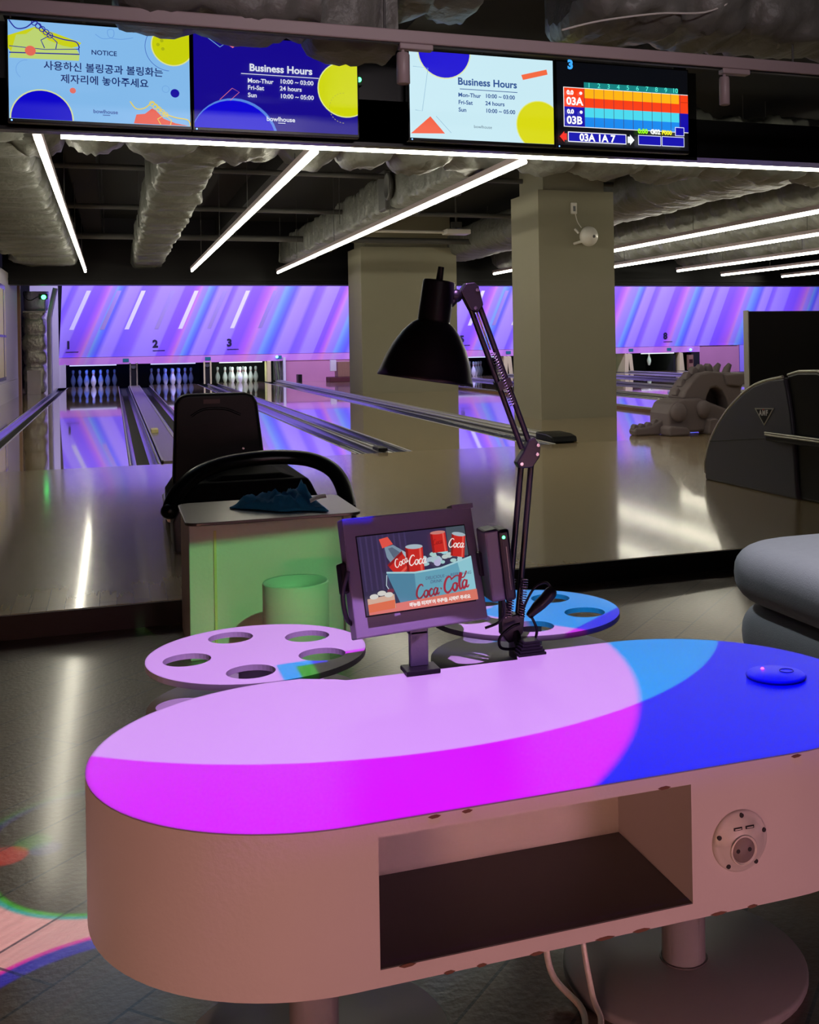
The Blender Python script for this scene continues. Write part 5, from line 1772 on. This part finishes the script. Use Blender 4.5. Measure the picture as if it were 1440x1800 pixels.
# trunk with ridge, the arched opening under the neck left free
sil_part('trunk', [(4.83, 0.02), (4.83, 0.20), (4.88, 0.30), (4.98, 0.335), (5.16, 0.34), (5.26, 0.30), (5.50, 0.21), (5.72, 0.21), (5.74, 0.02)], YD0 + 0.03, YD0 + 0.42, 0.025, 0)
neck = [(5.00, 0.335), (5.03, 0.41), (5.10, 0.50), (5.19, 0.565), (5.30, 0.585), (5.42, 0.575), (5.58, 0.565), (5.66, 0.56), (5.695, 0.525), (5.66, 0.47), (5.635, 0.40), (5.615, 0.22),
        (5.50, 0.21), (5.465, 0.33), (5.42, 0.40), (5.36, 0.435), (5.30, 0.42), (5.265, 0.36), (5.25, 0.30)]
sil_part('neck_and_head', neck, YD0 + 0.06, YD0 + 0.38, 0.022, 0)
sil_part('arch_back', [(5.22, 0.25), (5.26, 0.44), (5.48, 0.46), (5.64, 0.24)], YD0 + 0.27, YD0 + 0.36, 0.01, 0)
sil_part('jaw', [(5.43, 0.555), (5.69, 0.565), (5.70, 0.53), (5.66, 0.46), (5.60, 0.43), (5.46, 0.45)], YD0 + 0.03, YD0 + 0.41, 0.02, 0)
for x, z, r in ((5.015, 0.415, 0.03), (5.075, 0.495, 0.035), (5.13, 0.56, 0.035), (5.20, 0.605, 0.038), (5.275, 0.625, 0.04), (5.36, 0.63, 0.04)):
    sil_part('back_spike', [(x - r, z - 0.055), (x - r * 0.7, z), (x, z + r * 0.75), (x + r * 0.7, z), (x + r, z - 0.055)], YD0 + 0.17, YD0 + 0.27, 0.012, 0)
for y in (YD0 + 0.08, YD0 + 0.28):
    MB().tube([(5.50, y + 0.04, LZ + 0.56), (5.515, y + 0.04, LZ + 0.605), (5.545, y + 0.04, LZ + 0.645)], [0.042, 0.034, 0.022], 12).build('horn', M_STONE, t)
MB().ball((4.935, YD0 + 0.02, LZ + 0.21), (0.085, 0.05, 0.09), None, 24, 14).build('hind_thigh', M_STONE, t)
MB().ball((5.195, YD0 + 0.02, LZ + 0.235), (0.07, 0.05, 0.085), None, 24, 14).build('front_shoulder', M_STONE, t)
sil_part('hind_foot', [(4.80, 0.0), (4.80, 0.075), (4.83, 0.09), (4.99, 0.075), (5.02, 0.03), (5.02, 0.0)], YD0 - 0.05, YD0 + 0.15, 0.018, 0)
sil_part('front_foot', [(5.20, 0.0), (5.22, 0.14), (5.30, 0.15), (5.40, 0.06), (5.44, 0.0)], YD0 - 0.05, YD0 + 0.15, 0.018, 0)
sil_part('front_leg', [(5.36, 0.0), (5.42, 0.11), (5.70, 0.13), (5.74, 0.0)], YD0 - 0.02, YD0 + 0.44, 0.018, 0)
for dx in (0.0, 0.03):
    MB().tube([(5.40 + dx, YD0 - 0.045, LZ + 0.06), (5.425 + dx, YD0 - 0.06, LZ + 0.006)], 0.008, 8).build('claw', M_STONE, t)
sil_part('tail', [(4.555, 0.0), (4.545, 0.04), (4.56, 0.075), (4.62, 0.07), (4.74, 0.09), (4.85, 0.16), (4.88, 0.02), (4.8, 0.0)], YD0 + 0.15, YD0 + 0.29, 0.018, 0)
for x, z in ((4.575, 0.085), (4.645, 0.088), (4.715, 0.10), (4.785, 0.125)):
    sil_part('tail_spike', [(x - 0.03, z - 0.025), (x - 0.02, z + 0.01), (x, z + 0.022), (x + 0.02, z + 0.01), (x + 0.03, z - 0.025)], YD0 + 0.18, YD0 + 0.26, 0.008, 0)

# boxes and gear standing at the foot of the farther column
tag(MB().box(4.10, 4.19, 26.3, 26.6, LZ, 0.27).build('floor_box', M_BLACK), 'small black box on the floor right of the third lane', 'box')
t = thing('equipment_cart', (5.1, 26.0, LZ), 'brown equipment cart with white device, left of the farther column', 'cart')
MB().box(4.75, 5.35, 25.8, 26.3, LZ, 0.20).build('tray', mat('dark_red_crate', (90, 36, 40), 0.6), t, bevel=0.01)
MB().box(4.95, 5.35, 25.85, 26.25, 0.20, 0.56).build('cabinet', M_TRIMWOOD, t, bevel=0.01)
MB().box(4.78, 4.92, 25.85, 25.95, 0.34, 0.60).build('white_device', M_WHITEGLOSS, t, bevel=0.01)
